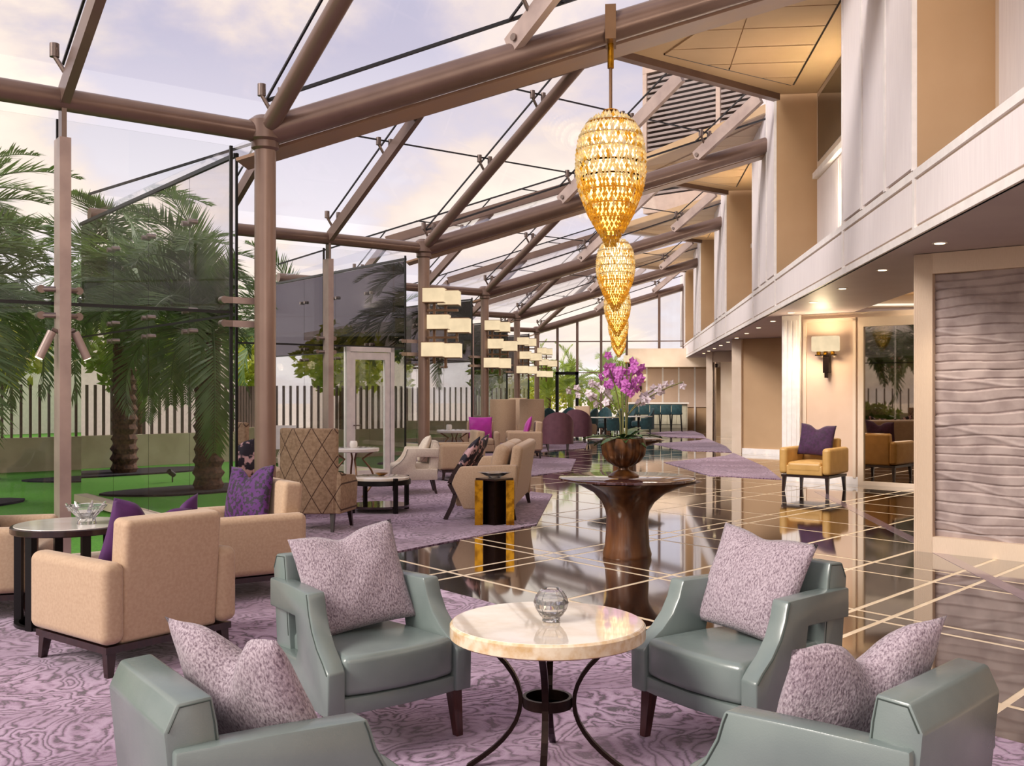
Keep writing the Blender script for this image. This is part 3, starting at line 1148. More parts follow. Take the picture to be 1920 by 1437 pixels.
# ---- far end: glazed end wall, bulkhead, panelled bar wall
YE = 40.55
o = thing('wall_end', 'glazed end wall with slim bronze mullions and garden palms behind', 'wall', kind='structure')
xs = [-3.35, -2.54, -1.75, -0.8, 0.21, 1.49, 2.45]
top = lambda x: 3.95 + 0.298 * (x + 3.35)
for a, b in zip(xs[:-1], xs[1:]):
    for (za, zb) in ((0.05, 2.25), (2.27, 3.5), (3.52, None)):
        if zb is None:
            g = G().slab([(a + 0.03, YE, za), (b - 0.03, YE, za), (b - 0.03, YE, top(b) - 0.1), (a + 0.03, YE, top(a) - 0.1)], 0.012)
            obj('pane', g, glass, o)
        elif not (a > 0.0 and zb < 2.5):
            obj('pane', G().box(a + 0.03, b - 0.03, YE, YE + 0.012, za, zb), glass, o)
for x in xs[1:]:
    obj('mullion', G().box(x - 0.05, x + 0.05, YE - 0.1, YE + 0.06, 0.0, top(x)), steel, o)
for z in (2.26, 3.51):
    obj('transom', G().box(-3.3, 2.45, YE - 0.02, YE + 0.03, z - 0.02, z + 0.02), steel, o)
g = G().box(-2.62, -2.5, YE - 0.14, YE + 0.08, 0, 2.3).box(-1.82, -1.70, YE - 0.14, YE + 0.08, 0, 2.3).box(-2.62, -1.7, YE - 0.14, YE + 0.08, 2.18, 2.3)
obj('door_frame', g, black_m, o)
o = thing('wall_bar', 'beige panelled wall and bulkhead behind the bar at the far end', 'wall', kind='structure')
obj('wall_core', G().box(0.25, 6.0, 40.1, 40.3, 0, 2.45), tan_paint, o)
obj('bulkhead', G().box(0.25, 6.0, 38.9, 40.35, 2.45, 3.15), cream_paint, o)
for i in range(5):
    x = 0.4 + i * 0.62
    obj('wall_panel', G().box(x, x + 0.56, 40.07, 40.1, 0.9, 2.4), pink_paint, o)
    obj('stile', G().box(x + 0.56, x + 0.62, 40.06, 40.1, 0.0, 2.45), rail_paint, o)

# ================================================================== FURNITURE
def leg_g(x, y, h, t0, t1, dx=0.0, dy=0.0):
    """square tapered leg from (x,y,h) down to the floor, splayed by dx,dy"""
    g = G()
    vs = []
    for (cx, cy, z, t) in ((x + dx, y + dy, 0.0, t1), (x, y, h, t0)):
        for a, b in ((-1, -1), (1, -1), (1, 1), (-1, 1)):
            vs.append((cx + a * t / 2, cy + b * t / 2, z))
    return g.add(vs, [(3, 2, 1, 0), (4, 5, 6, 7), (0, 1, 5, 4), (1, 2, 6, 5), (2, 3, 7, 6), (3, 0, 4, 7)])


def tilt(cx, cy, cz, rx, rz=0.0):
    return Matrix.Translation((cx, cy, cz)) @ Matrix.Rotation(rz, 4, 'Z') @ Matrix.Rotation(rx, 4, 'X')


def open_arm_chair(name, label, fab, legm, loc, face, group):
    t = thing(name, label, 'armchair', loc, face, group)
    # body tapers towards the back; front is slightly bowed
    def taper(o, s):
        for v in o.data.vertices:
            v.co.x -= s * (0.34 - v.co.y) * 0.12
        return o
    front = [(-0.345, 0.31), (-0.2, 0.335), (0, 0.345), (0.2, 0.335), (0.345, 0.31)]
    prism([(-0.265, -0.31)] + front + [(0.265, -0.31)], 0.205, 0.272, fab, 'seat_frame', t, 0.008, 2, 'z')
    seat = prism([(-0.215, -0.24)] + [(x * 0.78, y + 0.012) for x, y in front] + [(0.215, -0.24)], 0.275, 0.435, fab, 'seat_cushion', t, 0.028, 4, 'z', 80)
    bm = bmesh.new()
    bm.from_mesh(seat.data)
    bmesh.ops.subdivide_edges(bm, edges=[e for e in bm.edges if e.calc_length() > 0.1 and min(v.co.z for v in e.verts) > 0.42], cuts=6, use_grid_fill=True)
    bmesh.ops.triangulate(bm, faces=[f for f in bm.faces if len(f.verts) > 4])
    for v in bm.verts:
        if v.co.z > 0.432:
            v.co.z += 0.022 * max(0, 1 - (v.co.x / 0.28) ** 2) * max(0, 1 - ((v.co.y - 0.05) / 0.3) ** 2)
    bm.to_mesh(seat.data)
    bm.free()
    arm = [(-0.325, 0.205), (0.335, 0.205), (0.34, 0.385), (0.30, 0.42), (0.235, 0.465), (0.18, 0.525), (0.145, 0.59), (0.13, 0.64),
           (0.12, 0.665), (-0.10, 0.665), (-0.345, 0.66), (-0.345, 0.535), (-0.03, 0.545), (0.0, 0.41), (-0.02, 0.37), (-0.325, 0.36)]
    for s in (-1, 1):
        a = prism(arm, min(s * 0.27, s * 0.35), max(s * 0.27, s * 0.35), fab, 'arm', t, 0.009, 2)
        taper(a, s)
        # dark stitched seam along the outer edge of the arm front
        pth = [(s * (0.3500 - (0.34 - y) * 0.12), y - 0.010, z - 0.006) for y, z in arm[2:9]]
        obj('seam', G().tube(pth, 0.0022, 5), teal_seam, a)
    back = [(-0.185, 0.285), (-0.205, 0.42), (-0.235, 0.70), (-0.25, 0.77), (-0.335, 0.765), (-0.365, 0.70), (-0.325, 0.285)]
    b = prism(back, -0.242, 0.242, fab, 'backrest', t, 0.009, 2)
    for s in (-1, 1):
        obj('seam', G().tube([(s * 0.2422, y + dy, z + dz) for (y, z), dy, dz in zip(back[1:6], (-.01, -.01, -.006, .006, .01), (0, 0, -.01, -.01, 0))], 0.0022, 5), teal_seam, b)
    for x, y, dx, dy in ((-0.30, 0.27, -0.01, 0.02), (0.30, 0.27, 0.01, 0.02), (-0.225, -0.26, -0.01, -0.05), (0.225, -0.26, 0.01, -0.05)):
        obj('leg', leg_g(x, y, 0.21, 0.052, 0.032, dx, dy), legm, t)
    return t


GT = 'teal open-arm leather chairs round the marble table'
tealA = open_arm_chair('open_arm_chair', 'teal leather open-arm chair right of the marble table, facing left with cushion on seat', teal, mahogany,
                       (0.525, 4.39, 0.01), -138, GT)
dup(tealA, (-1.13, 4.335, 0.01), -45, 'teal leather open-arm chair left of the marble table, turned toward the viewer', GT)
dup(tealA, (-0.94, 2.66, 0.01), 42, 'teal leather open-arm chair seen from behind, nearest at the bottom left', GT)
dup(tealA, (0.56, 2.84, 0.01), 141, 'teal leather open-arm chair seen from behind, cut off at bottom right edge', GT)


def pillow_mesh(name, w, h, t, m, chop=0.0, n=22, pinch=0.055, seed=0):
    rnd = random.Random(seed)
    a1, a2 = rnd.random() * 6, rnd.random() * 6
    V, Fc = [], []

    def P(u, v, s):
        # outline: sides bow inwards, corners stay sharp
        x = u * (w / 2) * (1 - pinch * (1 - v * v))
        z = v * (h / 2) * (1 - pinch * (1 - u * u))
        th = (max(0, 1 - u ** 2) ** 0.55) * (max(0, 1 - v ** 2) ** 0.55)
        y = s * t / 2 * th
        if chop:
            k = math.exp(-((u - 0.05) / 0.30) ** 2) * max(0, (v + 0.1) / 1.1) ** 1.5
            z -= chop * k
            y *= 1 - 0.45 * k
        y += 0.006 * th * (sin(u * 7 + a1) * sin(v * 6 + a2))
        return (x, y, z)
    for s in (1, -1):
        for i in range(n + 1):
            for j in range(n + 1):
                V.append(P(-1 + 2 * i / n, -1 + 2 * j / n, s))
    k = (n + 1) ** 2
    for i in range(n):
        for j in range(n):
            a = i * (n + 1) + j
            Fc.append((a, a + 1, a + n + 2, a + n + 1))
            Fc.append((k + a, k + a + n + 1, k + a + n + 2, k + a + 1))
    bm = bmesh.new()
    vs = [bm.verts.new(p) for p in V]
    for f in Fc:
        bm.faces.new([vs[i] for i in f])
    bmesh.ops.remove_doubles(bm, verts=bm.verts[:], dist=1e-5)
    me = bpy.data.meshes.new(name)
    bm.to_mesh(me)
    bm.free()
    me.materials.append(m)
    me.shade_smooth()
    return me


PIL = {}


def pillow(label, m, loc, face, lean=-20, roll=0.0, w=0.46, h=0.44, t=0.17, chop=0.06, group=None, seed=0):
    """throw cushion: loc = its centre; face = heading of its front; lean back in degrees; roll in its plane"""
    key = (m.name, w, h, t, chop, seed)
    if key not in PIL:
        PIL[key] = pillow_mesh('throw_cushion', w, h, t, m, chop, seed=seed)
    o = obj('throw_cushion', PIL[key])
    R = Matrix.Rotation(radians(face - 90), 4, 'Z') @ Matrix.Rotation(radians(-lean), 4, 'X') @ Matrix.Rotation(radians(roll), 4, 'Y')
    o.matrix_world = Matrix.Translation(loc) @ R
    return tag(o, label, 'cushion', group)


def onchair(loc, face, x, y, z):
    a = radians(face - 90)
    return (loc[0] + x * cos(a) - y * sin(a), loc[1] + x * sin(a) + y * cos(a), z)


pillow('mauve chenille cushion on the teal chair right of the marble table', mauve_c, onchair((0.525, 4.39), -138, 0.03, -0.08, 0.675), -132, -24, -6, 0.49, 0.46, 0.16, 0.02)
pillow('mauve chenille cushion on the teal chair left of the marble table', mauve_c, onchair((-1.13, 4.335), -45, 0.0, -0.07, 0.675), -58, -24, 8, 0.49, 0.46, 0.16, 0.035, seed=2)
pillow('mauve chenille cushion in the teal chair at the bottom left', mauve_c, onchair((-0.94, 2.66), 42, 0.02, -0.07, 0.685), 58, -26, -1, 0.48, 0.46, 0.18, 0.10, seed=3)
pillow('mauve chenille cushion in the teal chair at the bottom right', mauve_c, onchair((0.56, 2.84), 141, 0.0, -0.07, 0.675), 120, -26, -6, 0.50, 0.46, 0.18, 0.10, seed=4)

# ---- round marble table with bowed bronze legs
t = thing('marble_table', 'small round marble-top table with bowed dark legs between the teal chairs', 'table', (-0.29, 3.99, 0.01))
R0 = 0.385
obj('table_top', G().lathe([(0.0, 0.527), (R0 - 0.006, 0.527), (R0, 0.532), (R0, 0.576), (R0 - 0.008, 0.584), (0, 0.584)], 64), marble_edge, t, 40)
obj('table_surface', G().lathe([(R0 - 0.01, 0.583), (R0 - 0.012, 0.5855), (0.0, 0.586)], 64), marble, t, 40)
for i in range(4):
    a = radians(-96.2 + 90 * i + 6.16 + 0)
    path = []
    for k in range(15):
        z = 0.527 * (1 - k / 14)
        f = abs((z - 0.27) / 0.262)
        r = 0.105 + 0.20 * f ** 2.0
        path.append((r * cos(a), r * sin(a), z))
    g = G()
    for p, q in zip(path[:-1], path[1:]):
        g.bar(p, q, 0.026, 0.016, up=(cos(a), sin(a), 0))
    obj('leg', g, bronze, t)
obj('ring_stretcher', G().lathe([(0.085, 0.25), (0.098, 0.25), (0.098, 0.29), (0.085, 0.29), (0.085, 0.25)], 32), bronze, t, 40)

# cut crystal globe vase on it
bx, by = -0.275, 3.98
o = thing('crystal_globe', 'faceted clear crystal globe vase on the small marble table', 'vase', (bx, by, 0.596))
prof = [(0.028, 0), (0.036, 0.004), (0.034, 0.016), (0.046, 0.026), (0.062, 0.05), (0.067, 0.075), (0.062, 0.1), (0.046, 0.122), (0.036, 0.13),
        (0.032, 0.128), (0.042, 0.118), (0.056, 0.098), (0.06, 0.075), (0.055, 0.05), (0.03, 0.03), (0, 0.028)]
obj('globe', G().lathe(prof, 12), cut_glass, o)
o2 = obj('facet_band', G().lathe([(0.064, 0.058), (0.0695, 0.075), (0.064, 0.092)], 10), cut_glass, o)


# ---- upholstered club armchairs
def club(name, label, fab, loc, face, group=None, w=0.84, d=0.78, bh=0.82, ah=0.60, seatm=None, legh=0.15):
    t = thing(name, label, 'armchair', loc, face, group)
    seatm = seatm or fab
    aw = 0.13
    for s in (-1, 1):
        obj('arm', G().rbox(aw, d, ah - legh - 0.02, 0.05, (s * (w / 2 - aw / 2), 0, (ah + legh + 0.02) / 2)), fab, t, 180)
    bw = w - 2 * aw + 0.02
    M = tilt(0, -d / 2 + 0.085, (bh + legh) / 2, radians(5))
    obj('backrest', G().rbox(bw, 0.15, bh - legh - 0.02, 0.035, (0, 0, 0), 0, M), fab, t, 180)
    obj('seat_cushion', G().rbox(bw - 0.03, d - 0.15, 0.15, 0.045, (0, 0.075, 0.37), 0.025, sub=3), seatm, t, 180)
    obj('seat_rail', G().rbox(bw, d - 0.05, 0.15, 0.02, (0, 0.02, legh + 0.085)), fab, t, 180)
    obj('plinth', G().box(-w / 2 + 0.03, w / 2 - 0.03, -d / 2 + 0.03, d / 2 - 0.03, legh - 0.025, legh + 0.012), dark_wood, t)
    for sx in (-1, 1):
        for sy in (-1, 1):
            obj('leg', leg_g(sx * (w / 2 - 0.07), sy * (d / 2 - 0.07), legh, 0.055, 0.035, sx * 0.012, sy * 0.02), dark_wood, t)
    return t


club1 = club('club_chair', 'cream club armchair seen from behind at the left, nearest of the cream chairs', cream_f, (-2.755, 5.51, 0.01), 148.5, bh=0.83, ah=0.60)
c2 = dup(club1, (-2.86, 7.32, 0.01), -140, 'cream club armchair holding a violet patterned cushion behind the nearest cream one')
c3 = dup(club1, (-4.32, 6.52, 0.01), 20, 'cream tub armchair cut off by the left picture edge by the lawn')
c4 = dup(club1, (-4.40, 11.50, 0.01), -60, 'cream armchair with a leopard cushion behind the front steel column')
c5 = dup(club1, (-2.80, 17.35, 0.01), 200, 'cream armchair behind the open-arm ivory chair by the second column')
c6 = dup(club1, (-3.15, 22.6, 0.01), -80, 'cream armchair with a magenta cushion facing the viewer in the second bay')
c7 = dup(club1, (-2.20, 22.9, 0.01), 190, 'cream armchair with a magenta cushion seen from the side near the carpet edge')
pillow('violet cushion tucked behind the left corner of the nearest cream armchair', violet_p, onchair((-2.755, 5.51), 148.5, 0.0, -0.08, 0.655), 128, -14, 12, 0.44, 0.46, 0.15, 0.09)
pillow('violet cushion whose corner shows over the right of the nearest cream armchair', violet_p, onchair((-2.755, 5.51), 148.5, 0.20, -0.06, 0.64), 160, -14, -16, 0.42, 0.44, 0.13, 0.10, seed=5)
pillow('violet leopard-velvet cushion upright in the cream armchair by the glass', violet_c, onchair((-2.86, 7.32), -140, 0.10, -0.12, 0.69), -120, -14, 4, 0.50, 0.50, 0.17, 0.08)
pillow('dark aubergine patterned cushion at the left picture edge', plum_c, onchair((-4.32, 6.52), 20, -0.12, -0.05, 0.62), 30, -25, 14, 0.46, 0.44, 0.15, 0.05)
pillow('pink and black leopard cushion behind the front steel column', leopard, onchair((-4.40, 11.50), -60, 0.05, -0.1, 0.68), -70, -14, 12, 0.46, 0.46, 0.14, 0.05)
pillow('bright magenta cushion on the armchair that faces the viewer', magenta_c, onchair((-3.15, 22.6), -80, 0, -0.08, 0.69), -82, -12, 0, 0.54, 0.50, 0.14, 0.0)
pillow('bright magenta cushion on the armchair seen from the side', magenta_c, onchair((-2.20, 22.9), 190, 0, -0.08, 0.69), 190, -18, 10, 0.52, 0.50, 0.14, 0.0, seed=2)

tanc = club('tan_armchair', 'tan leather square armchair in front of the sconce and mirror', tan_leather, (2.92, 15.85, 0.0), -122, w=0.80, d=0.80, bh=0.80, ah=0.66, legh=0.24)
pillow('dark purple cushion on the tan leather armchair', plum_c, onchair((2.92, 15.85), -122, 0.0, -0.10, 0.76), -116, -16, -4, 0.54, 0.50, 0.15, 0.07)


# ---- dark round side table with glass top, crystal bowl
t = thing('side_table', 'round dark side table with white top and six slim black legs', 'table', (-3.57, 6.27, 0.01))
obj('table_top', G().lathe([(0, 0.585), (0.36, 0.585), (0.365, 0.59), (0.365, 0.622), (0.358, 0.628), (0, 0.628)], 56), dark_wood, t, 40)
obj('table_surface', G().lathe([(0.345, 0.627), (0.343, 0.632), (0, 0.632)], 56), white_top, t, 40)
for i in range(6):
    a = i * pi / 3 + 0.25
    x, y = 0.325 * cos(a), 0.325 * sin(a)
    M = Matrix.Translation((x, y, 0)) @ Matrix.Rotation(a, 4, 'Z')
    obj('leg', G().box(-0.022, 0.022, -0.026, 0.026, 0, 0.585, M), black_m, t)
obj('base_ring', G().lathe([(0.31, 0.0), (0.34, 0.0), (0.34, 0.02), (0.31, 0.02), (0.31, 0.0)], 48), black_m, t, 40)
o = thing('crystal_bowl', 'cut crystal bowl with flared star rim on the dark side table', 'bowl', (-3.46, 6.26, 0.643))
star = lambda a, z: 1 + (0.10 * sin(a * 7) if z > 0.03 else 0.0)
obj('bowl_body', G().lathe([(0.06, 0.0), (0.055, 0.02), (0.05, 0.035), (0.085, 0.08), (0.12, 0.12), (0.11, 0.118), (0.075, 0.08), (0.035, 0.045), (0, 0.042)], 28, mod=star), cut_glass, o)
for i in range(7):
    a = 2 * pi * i / 7
    obj('rim_point', G().tube([(0.095 * cos(a), 0.095 * sin(a), 0.09), (0.125 * cos(a), 0.125 * sin(a), 0.135)], [0.016, 0.006], 6), cut_glass, o)


# ---- high diamond-quilted chairs
def wing_chair(name, label, loc, face, fab=None, group=None, hgt=1.10):
    fab = fab or diamond
    t = thing(name, label, 'chair', loc, face, group)
    # gently curved back panel
    g = G()
    n = 12
    top = [(-0.33, hgt - 0.01), (-0.2, hgt), (0.2, hgt), (0.33, hgt - 0.01)]
    out_, in_ = [], []
    for i in range(n + 1):
        u = -1 + 2 * i / n
        x = 0.335 * u
        y = -0.40 + 0.10 * u * u
        out_.append((x, y))
        in_.append((x * 0.93, y + 0.085))
    prism(out_ + in_[::-1], 0.19, hgt, fab, 'backrest', t, 0.02, 2, 'z', 50)
    for s in (-1, 1):
        prism([(-0.32, 0.19), (0.16, 0.19), (0.20, 0.50), (0.12, 0.58), (-0.1, 0.60), (-0.30, 0.64)], s * 0.34 - 0.035, s * 0.34 + 0.035, fab, 'arm', t, 0.02, 2)
    obj('seat_cushion', G().rbox(0.60, 0.64, 0.16, 0.05, (0, 0.0, 0.42), 0.03, sub=3), cream_w, t, 180)
    obj('seat_frame', G().rbox(0.60, 0.58, 0.16, 0.02, (0, -0.04, 0.27)), fab, t, 180)
    for sx in (-1, 1):
        for sy, dy in ((0.2, 0.02), (-0.28, -0.06)):
            obj('leg', leg_g(sx * 0.27, sy, 0.2, 0.05, 0.03, sx * 0.02, dy), dark_wood, t)
    return t


wing1 = wing_chair('quilted_chair', 'high-backed brown chair with black diamond quilting right of the front column', (-3.30, 10.85, 0.01), 84)
dup(wing1, (-4.90, 12.90, 0.01), 60, 'high-backed diamond quilted chair half hidden left of the front column')
wing2 = wing_chair('tall_booth_chair', 'tall plain tan wing chair beside the third column', (-3.05, 25.9, 0.01), 100, fab=cream_f, hgt=1.3)
dup(wing2, (-2.30, 26.9, 0.01), 80, 'tall plain tan wing chair right of the third column, near the plum chair')
dup(wing2, (-3.0, 31.0, 0.01), 60, 'tall plain tan wing chair far back by the fourth column')


# ---- bowed-leg round table with white top, glass tea light
def bow_table(label, loc, r=0.36, h=0.70):
    t = thing('bistro_table', label, 'table', loc)
    obj('table_top', G().lathe([(0, h - 0.05), (r - 0.01, h - 0.05), (r, h - 0.04), (r, h - 0.006), (r - 0.008, h), (0, h)], 48), white_top, t, 40)
    for i in range(4):
        a = i * pi / 2 + 0.4
        path = []
        for k in range(13):
            f = k / 12
            z = (h - 0.05) * (1 - f)
            rr = 0.12 + 0.17 * (abs(f - 0.16) / 0.16 if f < 0.16 else sin((f - 0.16) / 0.84 * pi) * 0.95)
            path.append((rr * cos(a), rr * sin(a), z))
        obj('leg', G().tube(path, 0.014, 8), bronze_lt, t, 50)
    return t


bow_table('white-topped bistro table with curled bronze legs by the garden door', (-3.75, 13.95, 0.01))
t = thing('tea_light', 'white round tea-light holder on the bistro table by the garden door', 'candle holder', (-3.75, 13.95, 0.712))
obj('holder', G().lathe([(0.04, 0), (0.055, 0.03), (0.055, 0.07), (0.045, 0.095), (0.038, 0.09), (0.045, 0.06), (0, 0.04)], 20), ceramic, t, 40)
bow_table('round white-topped table in front of the magenta cushion', (-3.35, 20.2, 0.01), 0.36, 0.72)
t = thing('tea_light', 'white tea-light holder on the table before the magenta cushion', 'candle holder', (-3.45, 20.15, 0.732))
obj('holder', G().lathe([(0.04, 0), (0.06, 0.03), (0.06, 0.08), (0.05, 0.11), (0.043, 0.10), (0.05, 0.06), (0, 0.04)], 20), ceramic, t, 40)

# ---- low round coffee table, two tiers
t = thing('coffee_table', 'low round coffee table with marble top, black posts and lower shelf', 'table', (-3.0, 12.42, 0.01))
obj('table_top', G().lathe([(0, 0.395), (0.36, 0.395), (0.365, 0.40), (0.365, 0.425), (0.355, 0.432), (0, 0.432)], 48), marble, t, 40)
obj('rim', G().lathe([(0.375, 0.34), (0.385, 0.34), (0.385, 0.395), (0.375, 0.395), (0.375, 0.34)], 48), black_m, t, 40)
obj('lower_shelf', G().lathe([(0, 0.055), (0.36, 0.055), (0.37, 0.06), (0.37, 0.085), (0, 0.085)], 48), stone_dk, t, 40)
for i in range(4):
    a = i * pi / 2 + 0.75
    obj('post', G().box(-0.022, 0.022, -0.022, 0.022, 0, 0.43, Matrix.Translation((0.385 * cos(a), 0.385 * sin(a), 0)) @ Matrix.Rotation(a, 4, 'Z')), black_m, t)
t = thing('brass_dish', 'small amber dish on the low round coffee table', 'dish', (-3.0, 12.5, 0.443))
obj('dish', G().lathe([(0.03, 0), (0.05, 0.012), (0.085, 0.035), (0.08, 0.036), (0.045, 0.018), (0, 0.014)], 24), gold_box, t, 40)

t = thing('menu_stand', 'white folded menu card on a thin black stand by the glass behind the quilted chair', 'menu card', (-5.15, 15.0, 0.0))
obj('card', G().slab([(-0.16, 0, 0.62), (0.16, 0, 0.62), (0.19, 0.12, 0.98), (-0.13, 0.12, 0.98)], 0.01), ceramic, t)
obj('stem', G().tube([(0, 0.04, 0.0), (0, 0.04, 0.7)], 0.015, 8), black_m, t, 60)
obj('foot', G().lathe([(0.14, 0.01), (0.14, 0.02), (0.02, 0.035)], 20), black_m, t, 40)

# ---- ivory open-arm chairs
ivory = dup(tealA, (-3.05, 14.75, 0.01), 195, 'ivory fabric open-arm chair with white cushion beside the bistro table', 'ivory open-arm chairs')
ivory.name = 'fabric_open_chair'
remat(ivory, {'teal_leather': cream_w, 'mahogany': dark_wood})
pillow('plain white cushion on the ivory open-arm chair', cream_w, onchair((-3.05, 14.75), 195, 0, -0.15, 0.66), 195, -22, 4, 0.46, 0.42, 0.16, 0.0)
ivory2 = dup(tealA, (-3.95, 12.55, 0.01), 10, 'ivory fabric open-arm chair mostly hidden behind the quilted chair', 'ivory open-arm chairs')
ivory2.name = 'fabric_open_chair'
remat(ivory2, {'teal_leather': cream_w, 'mahogany': dark_wood})

# ---- two-seat sofa facing the glass wall
t = thing('sofa', 'beige two-seat sofa with dark wooden front legs and patterned cushions', 'sofa', (-1.62, 12.62, 0.01), 180)
# local +Y is the front (towards -X in plan); local X runs along the length
prof = [(-0.40, 0.13), (0.20, 0.13), (0.28, 0.30), (0.34, 0.42), (0.30, 0.52), (0.24, 0.62), (-0.36, 0.645), (-0.42, 0.64)]
for s in (-1, 1):
    prism(prof, s * 0.96 - 0.06, s * 0.96 + 0.06, cream_f, 'arm', t, 0.02, 2)
    legp = G()
    pts = [(0.42, 0.0), (0.34, 0.16), (0.30, 0.30), (0.37, 0.42), (0.32, 0.53), (0.25, 0.64)]
    for a, b in zip(pts[:-1], pts[1:]):
        legp.bar((s * 0.96, a[0], a[1]), (s * 0.96, b[0], b[1]), 0.05, 0.05, up=(1, 0, 0))
    obj('front_leg', legp, dark_wood, t)
    obj('rear_leg', leg_g(s * 0.92, -0.36, 0.14, 0.06, 0.04, 0, -0.03), dark_wood, t)
M = tilt(0, -0.37, 0.50, radians(9))
obj('backrest', G().rbox(1.84, 0.13, 0.74, 0.05, (0, 0, 0), 0, M), cream_f, t, 180)
obj('seat_frame', G().rbox(1.82, 0.66, 0.16, 0.03, (0, -0.02, 0.23)), cream_f, t, 180)
for s in (-1, 1):
    obj('seat_cushion', G().rbox(0.88, 0.66, 0.15, 0.06, (s * 0.45, 0.06, 0.385), 0.03, sub=3), cream_f, t, 180)
    obj('back_cushion', G().rbox(0.86, 0.17, 0.42, 0.07, (0, 0, 0), 0.05, tilt(s * 0.44, -0.20, 0.66, radians(14)), sub=3, puff_axis=1), cream_f, t, 180)
pillow('leopard print cushion on the sofa near the gold side table', leopard, (-1.83, 12.15, 0.72), 180, -32, 14, 0.52, 0.50, 0.15, 0.04)
pillow('second leopard print cushion deeper along the sofa', leopard, (-1.84, 12.85, 0.72), 180, -30, -10, 0.50, 0.48, 0.15, 0.04, seed=9)

# ---- gold and bronze octagonal side table with star bowl
t = thing('gold_side_table', 'square gold and dark bronze pedestal side table at the sofa end', 'table', (-1.42, 11.32, 0.01), 97)
D45 = Matrix.Rotation(radians(45), 4, 'Z')
obj('core', G().box(-0.09, 0.09, -0.09, 0.09, 0, 0.50, D45), bronze, t)
for s in (-1, 1):
    obj('gold_fin', G().box(s * 0.175 - 0.045, s * 0.175 + 0.045, -0.10, 0.10, 0, 0.5), gold_box, t)
obj('table_top', G().box(-0.15, 0.15, -0.15, 0.15, 0.5, 0.52, D45), dark_wood, t)
t = thing('star_bowl', 'silver star-shaped bowl on the gold side table', 'bowl', (-1.42, 11.32, 0.532))
obj('bowl', G().lathe([(0.05, 0), (0.06, 0.01), (0.12, 0.045), (0.16, 0.062), (0.15, 0.06), (0.1, 0.04), (0, 0.02)], 32, mod=lambda a, z: 1 + 0.22 * cos(4 * a)), cut_glass, t, 30)


# ---- carved pedestal tables with orchids
def lobes(a, z):
    f = max(0.0, (z - 0.42) / 0.28)
    return 1 + (0.06 + 0.34 * f) * (0.5 * cos(4 * a + 0.6) + 0.35 * cos(3 * a - 0.4)) * (1 if z > 0.2 else 0.5)


def pedestal(label, loc):
    t = thing('pedestal_table', label, 'table', loc)
    prof = [(0.215, 0.0), (0.22, 0.03), (0.20, 0.10), (0.19, 0.22), (0.185, 0.36), (0.195, 0.42), (0.225, 0.50), (0.29, 0.58), (0.40, 0.64), (0.50, 0.68), (0.52, 0.695), (0.30, 0.697), (0, 0.697)]
    obj('trunk_base', G().lathe(prof, 72, mod=lobes), ped_wood, t, 60)
    obj('table_top', G().lathe([(0, 0.70), (0.60, 0.70), (0.62, 0.705), (0.62, 0.722), (0.61, 0.727), (0, 0.727)], 72), ped_top, t, 40)
    return t


pedestal('carved dark wood pedestal table with glossy round top holding the orchid pot', (0.05, 9.28, 0.0))
pedestal('second carved pedestal table farther along, behind the orchid pot', (0.05, 17.05, 0.0))


